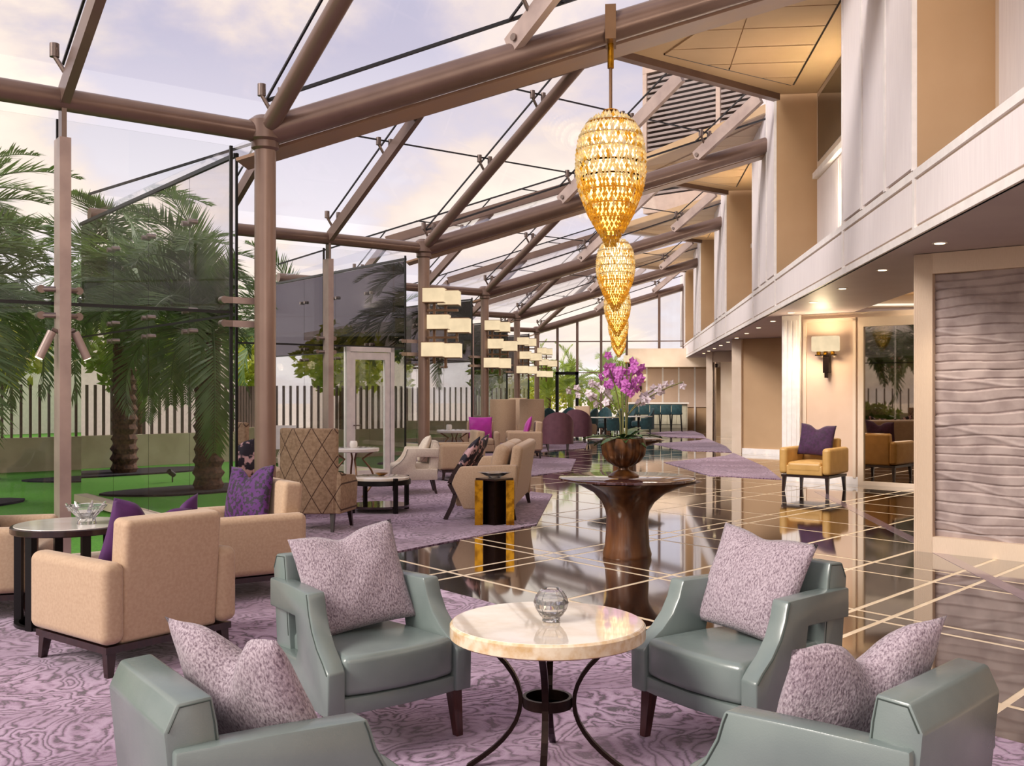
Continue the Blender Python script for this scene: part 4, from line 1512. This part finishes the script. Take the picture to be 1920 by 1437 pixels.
def orchid(label, loc, full=True, seed=1):
    rnd = random.Random(seed)
    t = thing('orchid_pot', label, 'potted plant', loc)
    rib = lambda a, z: 1 + (0.085 * abs(cos(a * 8)) ** 1.5 - 0.03 if 0.10 < z < 0.345 else 0)
    prof = [(0.14, 0.0), (0.14, 0.012), (0.10, 0.04), (0.05, 0.065), (0.045, 0.085), (0.09, 0.10), (0.145, 0.14), (0.185, 0.20), (0.195, 0.27), (0.19, 0.35), (0.175, 0.352), (0.17, 0.32), (0, 0.31)]
    obj('pot', G().lathe(prof, 108, mod=rib), pot_m, t, 40)
    for i in range(14):
        a = rnd.random() * 2 * pi
        L = 0.2 + 0.14 * rnd.random()
        el = 0.1 + 0.5 * rnd.random()
        g = G()
        V, Fc = [], []
        for k in range(7):
            f = k / 6
            wd = 0.045 * sin(pi * min(1, f * 0.9 + 0.08))
            r = 0.04 + L * f
            z = 0.345 + L * el * f - 0.10 * f * f
            for s in (-1, 0, 1):
                V.append((r * cos(a) - s * wd * sin(a), r * sin(a) + s * wd * cos(a), z + abs(s) * 0.012))
        for k in range(6):
            for s in range(2):
                b = k * 3 + s
                Fc.append((b, b + 1, b + 4, b + 3))
        g.add(V, Fc)
        obj('leaf', g, leaf_m, t, 180)
    # flower spikes: (lean direction, height, reach, colour)
    fl = {}
    for nm, m in (('m', petal_m), ('w', petal_w)):
        g = G()
        for i in range(5):
            a = 2 * pi * i / 5 + 0.3
            ca_, sa_ = cos(a), sin(a)
            ws = 0.022
            g.add([(0, 0, 0), (0.02 * ca_ - ws * sa_, 0.008, 0.02 * sa_ + ws * ca_), (0.045 * ca_, 0.0, 0.045 * sa_), (0.02 * ca_ + ws * sa_, 0.008, 0.02 * sa_ - ws * ca_)], [(0, 1, 2, 3)])
        g.lathe([(0.008, -0.006), (0.01, 0.0), (0.004, 0.008)], 6)
        fl[nm] = g.mesh('flower', m)
    spikes = [(0.3, 0.72, 0.05, 'm'), (2.0, 0.78, 0.08, 'm'), (3.3, 0.70, 0.10, 'm'), (4.6, 0.76, 0.06, 'm'), (5.4, 0.66, 0.09, 'm'),
              (0.05, 0.66, 0.52, 'w'), (3.2, 0.60, 0.50, 'w'), (0.3, 0.62, 0.34, 'w'), (2.9, 0.66, 0.3, 'w')]
    if not full:
        spikes = spikes[::3]
    for (a, hh, reach, kind) in spikes:
        path = []
        for k in range(9):
            f = k / 8
            r = 0.03 + reach * max(0, f - 0.35) ** 1.3 * 1.7
            z = 0.32 + hh * (f - 0.18 * f ** 3 * (1 if kind == 'w' else 0.3))
            path.append((r * cos(a), r * sin(a), z))
        obj('flower_spike', G().tube(path, 0.006, 6), stem_m, t, 60)
        nfl = 11 if kind == 'm' else 9
        for k in range(nfl):
            f = (0.70 if kind == 'm' else 0.62) + (0.30 if kind == 'm' else 0.38) * k / nfl
            i0 = min(7, int(f * 8))
            p = Vector(path[i0]).lerp(Vector(path[i0 + 1]), f * 8 - i0)
            sp = 0.11 if kind == 'm' else 0.045
            fo = obj('flower', fl[kind], parent=t, loc=p + Vector(((rnd.random() - .5) * 2 * sp, (rnd.random() - .5) * 2 * sp, (rnd.random() - .5) * sp * 1.3)))
            fo.rotation_euler = ((rnd.random() - .5) * 1.0, rnd.random() * 6.28, (rnd.random() - .5) * 1.8)
            fo.scale = (1.0, 1.0, 1.0) if kind == 'm' else (0.95, 0.95, 0.95)
    return t


orchid('ribbed bronze pot of magenta and white orchids on the pedestal table', (0.02, 9.28, 0.727))


# ---- plum barrel chairs, petrol lounge chairs, bar
def barrel(name, label, m, loc, face, group=None, arch=True, hgt=0.98, w=0.40):
    t = thing(name, label, 'armchair', loc, face, group)
    # horseshoe shell with an arched top
    n = 28
    V, Fc = [], []
    for i in range(n + 1):
        a = radians(-20 - 140 - 0) + 0
        th = radians(180 + 20) * (i / n) + radians(170)
        ct, st = cos(th), sin(th)
        f = max(0, -st)
        zt = 0.56 + (hgt - 0.56) * (f ** (0.7 if arch else 2.5))
        for (r, z) in ((w, 0.18), (w, zt), (w - 0.09, zt), (w - 0.09, 0.18)):
            V.append((r * ct, r * st * 0.95, z))
    for i in range(n):
        for k in range(4):
            a, b = i * 4 + k, i * 4 + (k + 1) % 4
            Fc.append((a, b, b + 4, a + 4))
    Fc += [(0, 3, 2, 1), (n * 4, n * 4 + 1, n * 4 + 2, n * 4 + 3)]
    g = G()
    g.add(V, Fc)
    obj('shell_back', g, m, t, 50)
    obj('seat_cushion', G().rbox(w * 1.55, w * 1.6, 0.2, 0.06, (0, 0.06, 0.36), 0.02, sub=2), m, t, 180)
    for sx in (-1, 1):
        for sy in (-1, 1):
            obj('leg', leg_g(sx * w * 0.62, sy * w * 0.62, 0.2, 0.05, 0.03), dark_wood, t)
    return t


plum = barrel('barrel_chair', 'plum leather barrel armchair seen from behind in the middle aisle', plum_f, (-1.60, 25.6, 0.01), 96, 'plum barrel armchairs')
dup(plum, (-1.25, 29.8, 0.01), 80, 'plum leather barrel armchair just beyond the first plum one', 'plum barrel armchairs')
pet = barrel('lounge_chair', 'petrol velvet lounge chair by the far garden door', teal_dk, (-2.45, 35.6, 0.01), -70, 'petrol lounge chairs', False, 0.92, 0.42)
for (x, y, f, lb) in ((-1.95, 37.0, -100, 'petrol velvet lounge chair right of the far garden door'), (-1.2, 35.2, 150, 'petrol velvet lounge chair behind the beige dining chair'),
                      (-0.75, 37.4, -120, 'petrol velvet lounge chair deepest in the far lounge'), (-0.35, 34.6, 170, 'petrol velvet lounge chair left of the orchid stems'),
                      (0.1, 36.6, -160, 'petrol velvet lounge chair behind the orchid stems'), (0.75, 35.9, 180, 'petrol velvet lounge chair right of the orchid stems')):
    dup(pet, (x, y, 0.01), f, lb, 'petrol lounge chairs')
far = dup(wing2, (-1.1, 32.2, 0.01), 60, 'beige upholstered side chair beyond the plum chairs')
far.name = 'side_chair'
far.scale = (0.8, 0.8, 0.8)
far2 = dup(wing2, (-2.55, 33.2, 0.01), -40, 'pale beige chair beyond the plum chair, nearer the glass')
far2.name = 'side_chair'
far2.scale = (0.75, 0.75, 0.75)
for (x, y, lb) in ((-0.5, 31.6, 'small white-topped table beyond the plum chairs'), (0.55, 33.0, 'small white-topped table right of the orchid stems'),
                   (-2.3, 28.6, 'black-based white table left of the plum chairs')):
    t = thing('cafe_table', lb, 'table', (x, y, 0.01))
    obj('table_top', G().lathe([(0, 0.68), (0.44, 0.68), (0.45, 0.69), (0.45, 0.71), (0, 0.715)], 36), white_top, t, 40)
    obj('stem', G().tube([(0, 0, 0.02), (0, 0, 0.69)], 0.035, 12), black_m, t, 60)
    obj('foot', G().lathe([(0.26, 0), (0.26, 0.015), (0.05, 0.04), (0, 0.04)], 28), black_m, t, 40)
t = thing('bar_counter', 'pale bar counter with white top along the far right wall', 'bar counter', (1.55, 39.3, 0))
obj('counter_front', G().box(-1.25, 0.95, -0.25, 0.2, 0, 1.04), bar_front, t)
obj('counter_top', G().box(-1.32, 1.0, -0.35, 0.25, 1.04, 1.1), white_top, t)
for i in range(6):
    obj('front_panel', G().box(-1.22 + i * 0.36, -0.9 + i * 0.36, -0.265, -0.25, 0.1, 0.98), bar_front, t)
for i, x in enumerate((0.45, 0.85, 1.25, 1.65, 2.05)):
    t = thing('bar_stool', 'petrol bar stool, %s from the left along the bar' % ['first', 'second', 'third', 'fourth', 'fifth'][i], 'bar stool', (x, 38.35, 0), 90, 'petrol bar stools')
    prism([(-0.16, 0.66), (-0.2, 1.02), (-0.25, 1.02), (-0.22, 0.66)], -0.19, 0.19, teal_dk, 'backrest', t, 0.015, 2)
    obj('seat', G().rbox(0.42, 0.42, 0.1, 0.04, (0, 0, 0.69)), teal_dk, t, 180)
    for sx in (-1, 1):
        for sy in (-1, 1):
            obj('leg', leg_g(sx * 0.16, sy * 0.16, 0.65, 0.035, 0.028, sx * 0.04, sy * 0.04), black_m, t)
    obj('foot_rail', G().box(-0.18, 0.18, 0.17, 0.19, 0.25, 0.27), black_m, t)


# ================================================================== LAMPS
def drop_mesh(g, p, L, r):
    o = len(g.v)
    g.v += [(p[0], p[1], p[2]), (p[0] + r, p[1], p[2] - L * .45), (p[0], p[1] + r, p[2] - L * .45), (p[0] - r, p[1], p[2] - L * .45), (p[0], p[1] - r, p[2] - L * .45), (p[0], p[1], p[2] - L)]
    for a, b in ((1, 2), (2, 3), (3, 4), (4, 1)):
        g.f.append((o, o + a, o + b))
        g.f.append((o + 5, o + b, o + a))


CH = 1.22


def ch_r(f):
    """silhouette: f = 0 top .. 1 bottom"""
    pts = [(0, 0.07), (0.03, 0.15), (0.07, 0.21), (0.16, 0.285), (0.3, 0.318), (0.45, 0.322), (0.6, 0.29), (0.78, 0.20), (0.9, 0.115), (0.95, 0.075), (1, 0.045)]
    for a, b in zip(pts[:-1], pts[1:]):
        if f <= b[0]:
            return a[1] + (b[1] - a[1]) * (f - a[0]) / (b[0] - a[0])
    return 0.02


gc, ga = G(), G()
rr = random.Random(11)
ringg = G()
NTIER = 30
for i in range(NTIER):
    f = i / (NTIER - 1)
    z = -f * CH
    r = ch_r(f)
    n = max(5, int(2 * pi * r / 0.038))
    for k in range(n):
        a = 2 * pi * (k + 0.5 * (i % 2)) / n + rr.uniform(-.05, .05)
        drop_mesh(gc if (f < 0.52 and rr.random() > 0.18) or (f < 0.75 and rr.random() > 0.75) else ga,
                  (r * cos(a), r * sin(a), z + rr.uniform(-.004, .004)), 0.066, 0.018)
    if i % 3 == 0:
        ringg.lathe([(r - 0.006, z - 0.002), (r, z + 0.003), (r - 0.006, z + 0.006), (r - 0.006, z - 0.002)], 28)
me_c = gc.mesh('clear_crystals', crystal_gold)
me_a = ga.mesh('amber_crystals', crystal_amber)
me_r = ringg.mesh('tier_ring', gold_box, 30)
core = G().lathe([(max(0.008, ch_r(f) * 0.80), -0.06 - f * (CH - 0.12)) for f in [i / 14 for i in range(15)]], 20).mesh('glowing_core', core_e, 60)
for n in range(1, NB + 1):
    num = ['nearest', 'second', 'third', 'fourth', 'farthest'][n - 1]
    xt = -0.10
    zt = 3.95 + 0.298 * (xt + 3.35)
    top_z = 4.14
    yt = Yn(n) + 0.5 / 5.8 * (xt + 3.35)
    t = thing('chandelier', '%s golden crystal teardrop chandelier hanging from the roof tubes' % num, 'chandelier', (xt, yt, top_z))
    a = obj('clear_crystals', me_c, parent=t)
    a['kind'] = 'stuff'
    a = obj('amber_crystals', me_a, parent=t)
    a['kind'] = 'stuff'
    obj('tier_rings', me_r, parent=t)
    obj('glowing_core', core, parent=t)
    obj('suspension_rod', G().tube([(0, 0, -0.02), (0, 0, zt - top_z - 0.1)], 0.016, 10), bronze_lt, t, 60)
    obj('gold_sleeve', G().tube([(0, 0, zt - top_z - 0.38), (0, 0, zt - top_z - 0.13)], 0.03, 12), gold_box, t, 60)
    obj('pipe_clamp', G().box(-0.05, 0.05, -0.15, 0.15, zt - top_z - 0.15, zt - top_z + 0.17), bronze_lt, t)

# ---- clusters of box shades on the columns
for n in range(2, NB + 1):
    num = {2: 'second', 3: 'third', 4: 'fourth', 5: 'fifth'}[n]
    t = thing('column_lamp', 'cluster of six cream box shades on bronze stems on the %s column' % num, 'wall lamp', (XC + 0.1, Yn(n) - 0.1, 0))
    for (x, y, z) in ((0.12, -0.10, 3.12), (0.34, 0.08, 3.09), (0.20, -0.12, 2.67), (0.52, 0.06, 2.62), (0.10, -0.10, 2.21), (0.36, 0.1, 2.2)):
        sh = obj('lamp_shade', G().rbox(0.36, 0.30, 0.25, 0.012, (x, y, z), sub=0), shade_e, t, 30)
        for dz in (-0.123, 0.123):
            obj('shade_trim', G().box(x - 0.183, x + 0.183, y - 0.153, y + 0.153, z + dz - 0.006, z + dz + 0.006), bronze_lt, sh)
    for (x, y, z0, z1) in ((0.10, 0.0, 1.98, 3.2), (0.28, 0.08, 1.9, 3.15), (0.48, 0.06, 2.35, 2.75)):
        obj('stem', G().box(x - 0.022, x + 0.022, y - 0.022, y + 0.022, z0, z1), bronze_lt, t)
    for z in (2.42, 2.88):
        obj('arm', G().box(-0.02, 0.5, -0.02, 0.02 + 0.06, z - 0.018, z + 0.018), bronze_lt, t)

# ---- sconces
M = facet(1)


def sconce(label, p, rot):
    t = thing('wall_sconce', label, 'wall lamp', p)
    t.rotation_euler = (0, 0, rot)
    obj('lamp_shade', G().rbox(0.44, 0.14, 0.25, 0.02, (0, -0.11, 0.06), sub=0), shade_e, t, 30)
    for s in (-0.12, 0.0, 0.12):
        obj('candle_cup', G().box(s - 0.025, s + 0.025, -0.13, -0.08, -0.12, -0.06), gold_box, t)
    obj('cross_arm', G().box(-0.18, 0.18, -0.12, -0.09, -0.135, -0.115), bronze, t)
    obj('back_plate', G().box(-0.05, 0.05, -0.10, -0.02, -0.42, -0.1), bronze, t)
    obj('drop_stem', G().box(-0.02, 0.02, -0.11, -0.05, -0.5, -0.40), bronze, t)
    return t


p = M @ Vector((0.80, 0.0, 2.23))
sconce('wall sconce with glowing cream shade above the tan leather armchair', p, FD)
light('sconce_light', 'POINT', M @ Vector((0.80, -0.28, 2.3)), 36, (1, 0.78, 0.48), 0.12)
sconce('wall sconce on the bar wall at the far end, right one', (0.75, 40.06, 2.0), 0)
sconce('wall sconce on the bar wall at the far end, left one', (0.30, 38.88, 2.7), 0)
light('bar_light', 'AREA', (1.4, 37.5, 2.4), 20, (1, 0.85, 0.65), 1.5, target=(1.4, 40, 1.0))

# uplights washing the recessed panels behind the fascia
for n in range(1, NB + 1):
    t = thing('uplight', 'small uplight on the fascia ledge below the %s recessed window' % ['first', 'second', 'third', 'fourth', 'fifth'][n - 1], 'uplight', (2.9, Yn(n) - 2.6, 3.36))
    obj('lamp_body', G().lathe([(0.04, 0.0), (0.04, 0.03), (0.03, 0.035)], 12), bronze, t, 40)
    obj('lens', G().lathe([(0.028, 0.036), (0.026, 0.038)], 12), bulb_e, t, 40)
    lu = light('uplight_beam', 'AREA', (2.92, Yn(n) - 2.6, 3.42), 14, (1, 0.82, 0.55), 0.06, target=(3.04, Yn(n) - 2.6, 6))
    lu.data.spread = radians(70)
    light('recess_wash', 'AREA', (2.78, Yn(n) - 2.8, 3.5), 60, (1, 0.87, 0.70), 0.3, target=(2.6, Yn(n) - 2.8, 6.2), size_y=4.0)

# ================================================================== GARDEN AND BEYOND
o = obj('ground', G().box(-120, 80, -60, 180, -0.4, -0.13), paving)
tag(o, 'pale paved ground outside beyond the lawn', 'ground', kind='structure')
lawn = obj('lawn', G().poly([(-3.2, 41), (-3.2, 0.0), (-22, 0.0), (-22, 41)], -0.125, -0.03), grass_m)
tag(lawn, 'bright green lawn outside the front glass wall', 'lawn', kind='structure')
# low concrete wall and bar fence, running away to the right behind the palms
FA, FB = Vector((-21.0, 9.6, 0)), Vector((-9.2, 20.1, 0))
ang = atan2(FB.y - FA.y, FB.x - FA.x)
L1 = (FB - FA).length
M = Matrix.Translation(FA) @ Matrix.Rotation(ang, 4, 'Z')
M2 = Matrix.Translation(FB) @ Matrix.Rotation(radians(88), 4, 'Z')
L2 = 26.0
o = obj('garden_parapet', G().box(0, L1, 0, 0.25, -0.03, 0.62, M).box(0.2, L2, 0, 0.25, -0.03, 0.62, M2), concrete)
tag(o, 'low beige concrete wall along the lawn below the bar fence', 'wall', kind='structure')
o = thing('bar_fence', 'brown vertical bar fence on the low concrete garden wall', 'fence')
bar_me = G().box(-0.022, 0.022, -0.03, 0.03, 0.0, 1.02).mesh('fence_bar', fence_m)
k = 0
x = 0.05
while x < L1:
    obj('fence_bar', bar_me, parent=o, loc=M @ Vector((x, 0.12, 0.62)), rotz=ang)
    x += 0.165
x = 0.3
while x < L2:
    obj('fence_bar', bar_me, parent=o, loc=M2 @ Vector((x, 0.12, 0.62)), rotz=radians(88))
    x += 0.165
FC = Vector((-16.5, -6.0, 0))
L3 = (FA - FC).length
a3 = atan2(FA.y - FC.y, FA.x - FC.x)
M3 = Matrix.Translation(FC) @ Matrix.Rotation(a3, 4, 'Z')
w3 = obj('garden_parapet', G().box(0, L3, 0, 0.25, -0.03, 0.62, M3), concrete)
tag(w3, 'low concrete wall of the side lawn, seen only in the tall mirror', 'wall', kind='structure')
x = 0.1
while x < L3:
    obj('fence_bar', bar_me, parent=o, loc=M3 @ Vector((x, 0.12, 0.62)), rotz=a3)
    x += 0.33
for i, (x, y, rx, ry) in enumerate(((-12.2, 15.3, 1.9, 0.8), (-9.4, 12.3, 1.5, 0.75), (-8.6, 17.3, 1.8, 0.7))):
    pts = [(x + rx * cos(a) * (1 + .1 * sin(3 * a)), y + ry * sin(a) * (1 + .12 * cos(2 * a))) for a in [2 * pi * q / 22 for q in range(22)]]
    pts = [(x + (px - x) * cos(0.7) - (py - y) * sin(0.7), y + (px - x) * sin(0.7) + (py - y) * cos(0.7)) for px, py in pts]
    o = obj('mulch_bed', G().poly(pts, -0.029, 0.0), mulch_m)
    tag(o, ['dark mulch bed round the foot of the palm by the fence', 'dark mulch bed round the foot of the nearer palm', 'dark mulch bed beside the second glass facet'][i], 'mulch bed')
for i, (x, y) in enumerate(((-10.6, 13.4), (-8.3, 11.2), (-7.9, 14.6))):
    t = thing('garden_spotlight', ['black garden spike light between the palms', 'black garden spike light by the nearer palm', 'black garden spike light on the lawn near the glass'][i], 'garden light', (x, y, -0.03))
    obj('spike', G().tube([(0, 0, -0.02), (0, 0, 0.12)], 0.012, 8), black_m, t, 60)
    obj('lamp_head', G().tube([(-0.05, 0, 0.12), (0.07, 0.03, 0.19)], 0.045, 12), black_m, t, 60)


# ---- date palms
def frond_mesh(seed, L=2.8, droop=1.0):
    r = random.Random(seed)
    g = G()
    pts = []
    for i in range(13):
        f = i / 12
        el = radians(62) - radians(105) * droop * f ** 1.25
        if i == 0:
            p = Vector((0, 0, 0))
        else:
            p = pts[-1] + Vector((cos(el), 0, sin(el))) * (L / 12)
        pts.append(p)
    g.tube(pts, [0.028 * (1 - 0.8 * i / 12) for i in range(13)], 5)
    n = 62
    for i in range(n):
        f = 0.12 + 0.88 * i / n
        k = min(11, int(f * 12))
        p = pts[k].lerp(pts[k + 1], f * 12 - k)
        d = (pts[k + 1] - pts[k]).normalized()
        up = Vector((-d.z, 0, d.x))
        ll = (0.50 * sin(pi * min(1, f * 0.85 + 0.12)) + 0.10) * r.uniform(.85, 1.1)
        for s in (-1, 1):
            dirv = (d * 0.72 + Vector((0, s, 0)) * 0.62 + up * r.uniform(0.05, 0.45)).normalized()
            tip = p + dirv * ll + Vector((0, 0, -0.10 * ll))
            wv = d.cross(dirv).normalized().cross(dirv) * 0.016
            mid = p.lerp(tip, 0.45) + Vector((0, 0, 0.015))
            g.add([p - wv * .5, mid - wv, tip, mid + wv, p + wv * .5], [(0, 1, 2, 3, 4)])
    return g.mesh('frond', frond_m)


FR = [frond_mesh(i, 2.9 - 0.15 * (i % 3), 0.75 + 0.22 * i) for i in range(4)]


def palm(label, loc, h, nfr, r0=0.19, sc=1.0, seed=0, low=-35):
    rnd = random.Random(seed)
    t = thing('date_palm', label, 'palm tree', loc)
    g = G()
    prof = []
    n = int(h / 0.09)
    for i in range(n + 1):
        z = h * i / n
        prof.append((r0 * (1.12 - 0.2 * i / n) * (1.10 if i % 2 else 0.90), z))
    g.lathe(prof, 14, mod=lambda a, z: 1 + 0.10 * sin(a * 7 + z * 30))
    obj('trunk', g, trunk_m, t, 20)
    for i in range(nfr):
        f = obj('frond', FR[i % 4], parent=t, loc=(0, 0, h - 0.05 + 0.25 * rnd.random()))
        az = i * 2.39996 + rnd.uniform(-.2, .2)
        pit = radians(rnd.uniform(low, 35) + (i / nfr) * 10)
        f.rotation_euler = (0, pit, az)
        s = sc * rnd.uniform(.85, 1.1)
        f.scale = (s, s, s)
    return t


palm('date palm with brown trunk outside, off the left edge, mirrored in the dark glass', (-12.2, 15.1, -0.02), 2.75, 52, 0.2, 1.05, 1)
palm('nearer date palm outside the left edge with fronds hanging into the view', (-9.3, 12.2, -0.02), 2.35, 50, 0.19, 1.05, 2)
palm('date palm with low dense fronds at the upper left behind the front mullion', (-12.7, 16.9, -0.02), 4.1, 46, 0.19, 1.1, 3)
palm('date palm on the side lawn, seen in the tall mirror', (-12.8, 6.6, -0.02), 2.6, 44, 0.19, 1.0, 8)
palm('second date palm on the side lawn, seen in the tall mirror', (-13.8, 2.6, -0.02), 3.0, 40, 0.19, 1.0, 9)
palm('date palm outside the second glass facet near the fence', (-8.6, 17.3, -0.02), 3.0, 50, 0.18, 0.95, 4)
palm('date palm outside between the third and fourth glass facets', (-8.3, 25.5, -0.02), 2.9, 40, 0.18, 0.95, 5)
palm('date palm outside by the fourth glass facet', (-8.0, 33.0, -0.02), 2.9, 34, 0.18, 0.95, 6)
FRG = [m.copy() for m in FR]
for m in FRG:
    m.materials[0] = frond_backlit
for i, (x, y, h) in enumerate(((-2.3, 46.0, 1.6), (-0.6, 45.0, 1.8), (-3.2, 44.5, 1.4), (0.3, 47.5, 1.5))):
    t = palm('bright green garden palm outside the glazed end wall, %s' % ['behind the far door', 'left of the orchids', 'at the far left corner', 'behind the orchids'][i],
             (x, y, -0.13), h, 18, 0.12, 0.8, 20 + i, -70)
    for ch in [c for c in bpy.data.objects if c.parent == t and c.name.startswith('frond')]:
        ch.data = FRG[FR.index(ch.data)]


# ---- leafy trees and hedge beyond the fence
def leafy(name, label, cat, loc, rx, ry, rz, zc, n, m, trunk=True, seed=0, leaf=0.16):
    rnd = random.Random(seed)
    t = thing(name, label, cat, loc)
    g = G()
    for i in range(n):
        while True:
            p = Vector((rnd.uniform(-1, 1), rnd.uniform(-1, 1), rnd.uniform(-1, 1)))
            if 0.25 < p.length < 1:
                break
        p *= 0.75 + 0.25 * sin(p.x * 5 + seed) * sin(p.y * 6) * sin(p.z * 4 + 1)
        c = Vector((p.x * rx, p.y * ry, zc + p.z * rz))
        a = Vector((rnd.gauss(0, 1), rnd.gauss(0, 1), rnd.gauss(0, 1))).normalized()
        b = a.cross(Vector((rnd.gauss(0, 1), rnd.gauss(0, 1), rnd.gauss(0, 1)))).normalized()
        s = leaf * rnd.uniform(.6, 1.2)
        g.add([c - a * s, c + b * s * .45, c + a * s, c - b * s * .45], [(0, 1, 2, 3)])
    f = obj('foliage', g, m, t)
    f['kind'] = 'stuff'
    if trunk:
        obj('trunk', G().tube([(0, 0, 0), (0.05, 0.02, zc * 0.5), (0.0, 0, zc)], [0.12, 0.1, 0.05], 10), trunk_m, t, 60)
    return t


specs = [(-15.2, 5.0, 0.9, 3.0, 0.7, 0.75, bush_m, 'clipped green hedge before the side wall, seen in the tall mirror'),
         (-17.5, 17.5, 2.2, 1.8, 1.3, 2.6, bush_m, 'leafy green tree beyond the fence at far left'),
         (-14.5, 21.5, 2.2, 1.8, 1.2, 2.5, bush_y, 'yellow-green tree beyond the fence behind the front glass'),
         (-12.0, 25.0, 2.0, 1.8, 1.2, 2.4, bush_m, 'green tree beyond the fence near the second facet'),
         (-11.0, 29.5, 1.9, 1.8, 1.2, 2.4, bush_y, 'yellow-green tree beyond the fence near the third facet'),
         (-11.5, 35.0, 2.0, 2.0, 1.3, 2.5, bush_m, 'green tree beyond the fence near the fourth facet'),
         (-20.5, 13.5, 2.2, 1.8, 1.3, 2.6, bush_y, 'yellow-green tree past the left edge beyond the fence'),
         (-4.0, 50.0, 3.0, 1.4, 1.2, 1.6, bush_y, 'yellow-green shrubs outside the end wall at left'),
         (0.0, 51.0, 3.0, 1.4, 1.1, 1.4, bush_m, 'green shrubs outside the end wall behind the orchids')]
for i, (x, y, rx, ry, rz, zc, m, lb) in enumerate(specs):
    leafy('garden_tree', lb, 'tree', (x, y, -0.13), rx, ry, rz, zc, 1500, m, True, i + 3)

# ---- white buildings beyond the garden
for i, (x, y, w, d, h, lb) in enumerate(((-27, 38, 13, 8, 4.6, 'white low building with columns beyond the garden at far left'),
                                         (-16, 46, 8, 8, 4.2, 'cream building beyond the trees behind the second facet'),
                                         (-31, 22, 8, 9, 4.0, 'white building far left behind the fence'))):
    t = thing('far_building', lb, 'building', (x, y, -0.13))
    t.rotation_euler = (0, 0, radians(-35))
    obj('walls', G().box(-w / 2, w / 2, -d / 2, d / 2, 0, h), facade_w, t)
    obj('roof_slab', G().box(-w / 2 - .3, w / 2 + .3, -d / 2 - .8, d / 2 + .3, h, h + .35), facade_w, t)
    nn = int(w / 1.9)
    for k in range(nn):
        a = -w / 2 + 0.6 + k * 1.85
        f = obj('window', G().box(a, a + 1.0, -d / 2 - .04, -d / 2 + .02, 0.9, h - 1.0), facade_band, t)
        obj('pane', G().box(a + .08, a + .92, -d / 2 - .06, -d / 2 - .04, 0.98, h - 1.08), dark_glass, f)
        obj('column', G().tube([(a - 0.4, -d / 2 - .6, 0), (a - 0.4, -d / 2 - .6, h)], 0.14, 10), facade_w, t, 60)

# ---- hotel tower with louvres, seen up through the roof glass
t = thing('exterior_tower', 'hotel tower with horizontal louvres seen up through the roof glass', 'building', (0.7, 31.6, 0))
t.rotation_euler = (0, 0, radians(-33))
obj('tower_wall', G().box(0, 26, 0.3, 10, 6.9, 15.5), facade_dk, t)
obj('upper_band', G().box(0, 26, -0.1, 0.3, 11.3, 12.1), facade_band, t)
obj('lower_band', G().box(0, 26, -0.05, 0.3, 7.0, 7.5), facade_band, t)
lv = G().box(0, 26, -0.06, 0.12, 0, 0.075).mesh('louvre', louvre_m)
for i in range(25):
    obj('louvre', lv, parent=t, loc=(0, 0, 7.55 + i * 0.15))
for i in range(11):
    obj('louvre_post', G().box(i * 2.5, i * 2.5 + 0.14, -0.09, 0.2, 7.5, 11.3), facade_band, t)
for i in range(10):
    f = obj('window', G().box(i * 2.5 + 0.2, i * 2.5 + 2.4, 0.2, 0.34, 12.2, 14.4), facade_band, t)
    obj('pane', G().box(i * 2.5 + 0.3, i * 2.5 + 2.3, 0.15, 0.2, 12.3, 14.3), mirror_m, f)
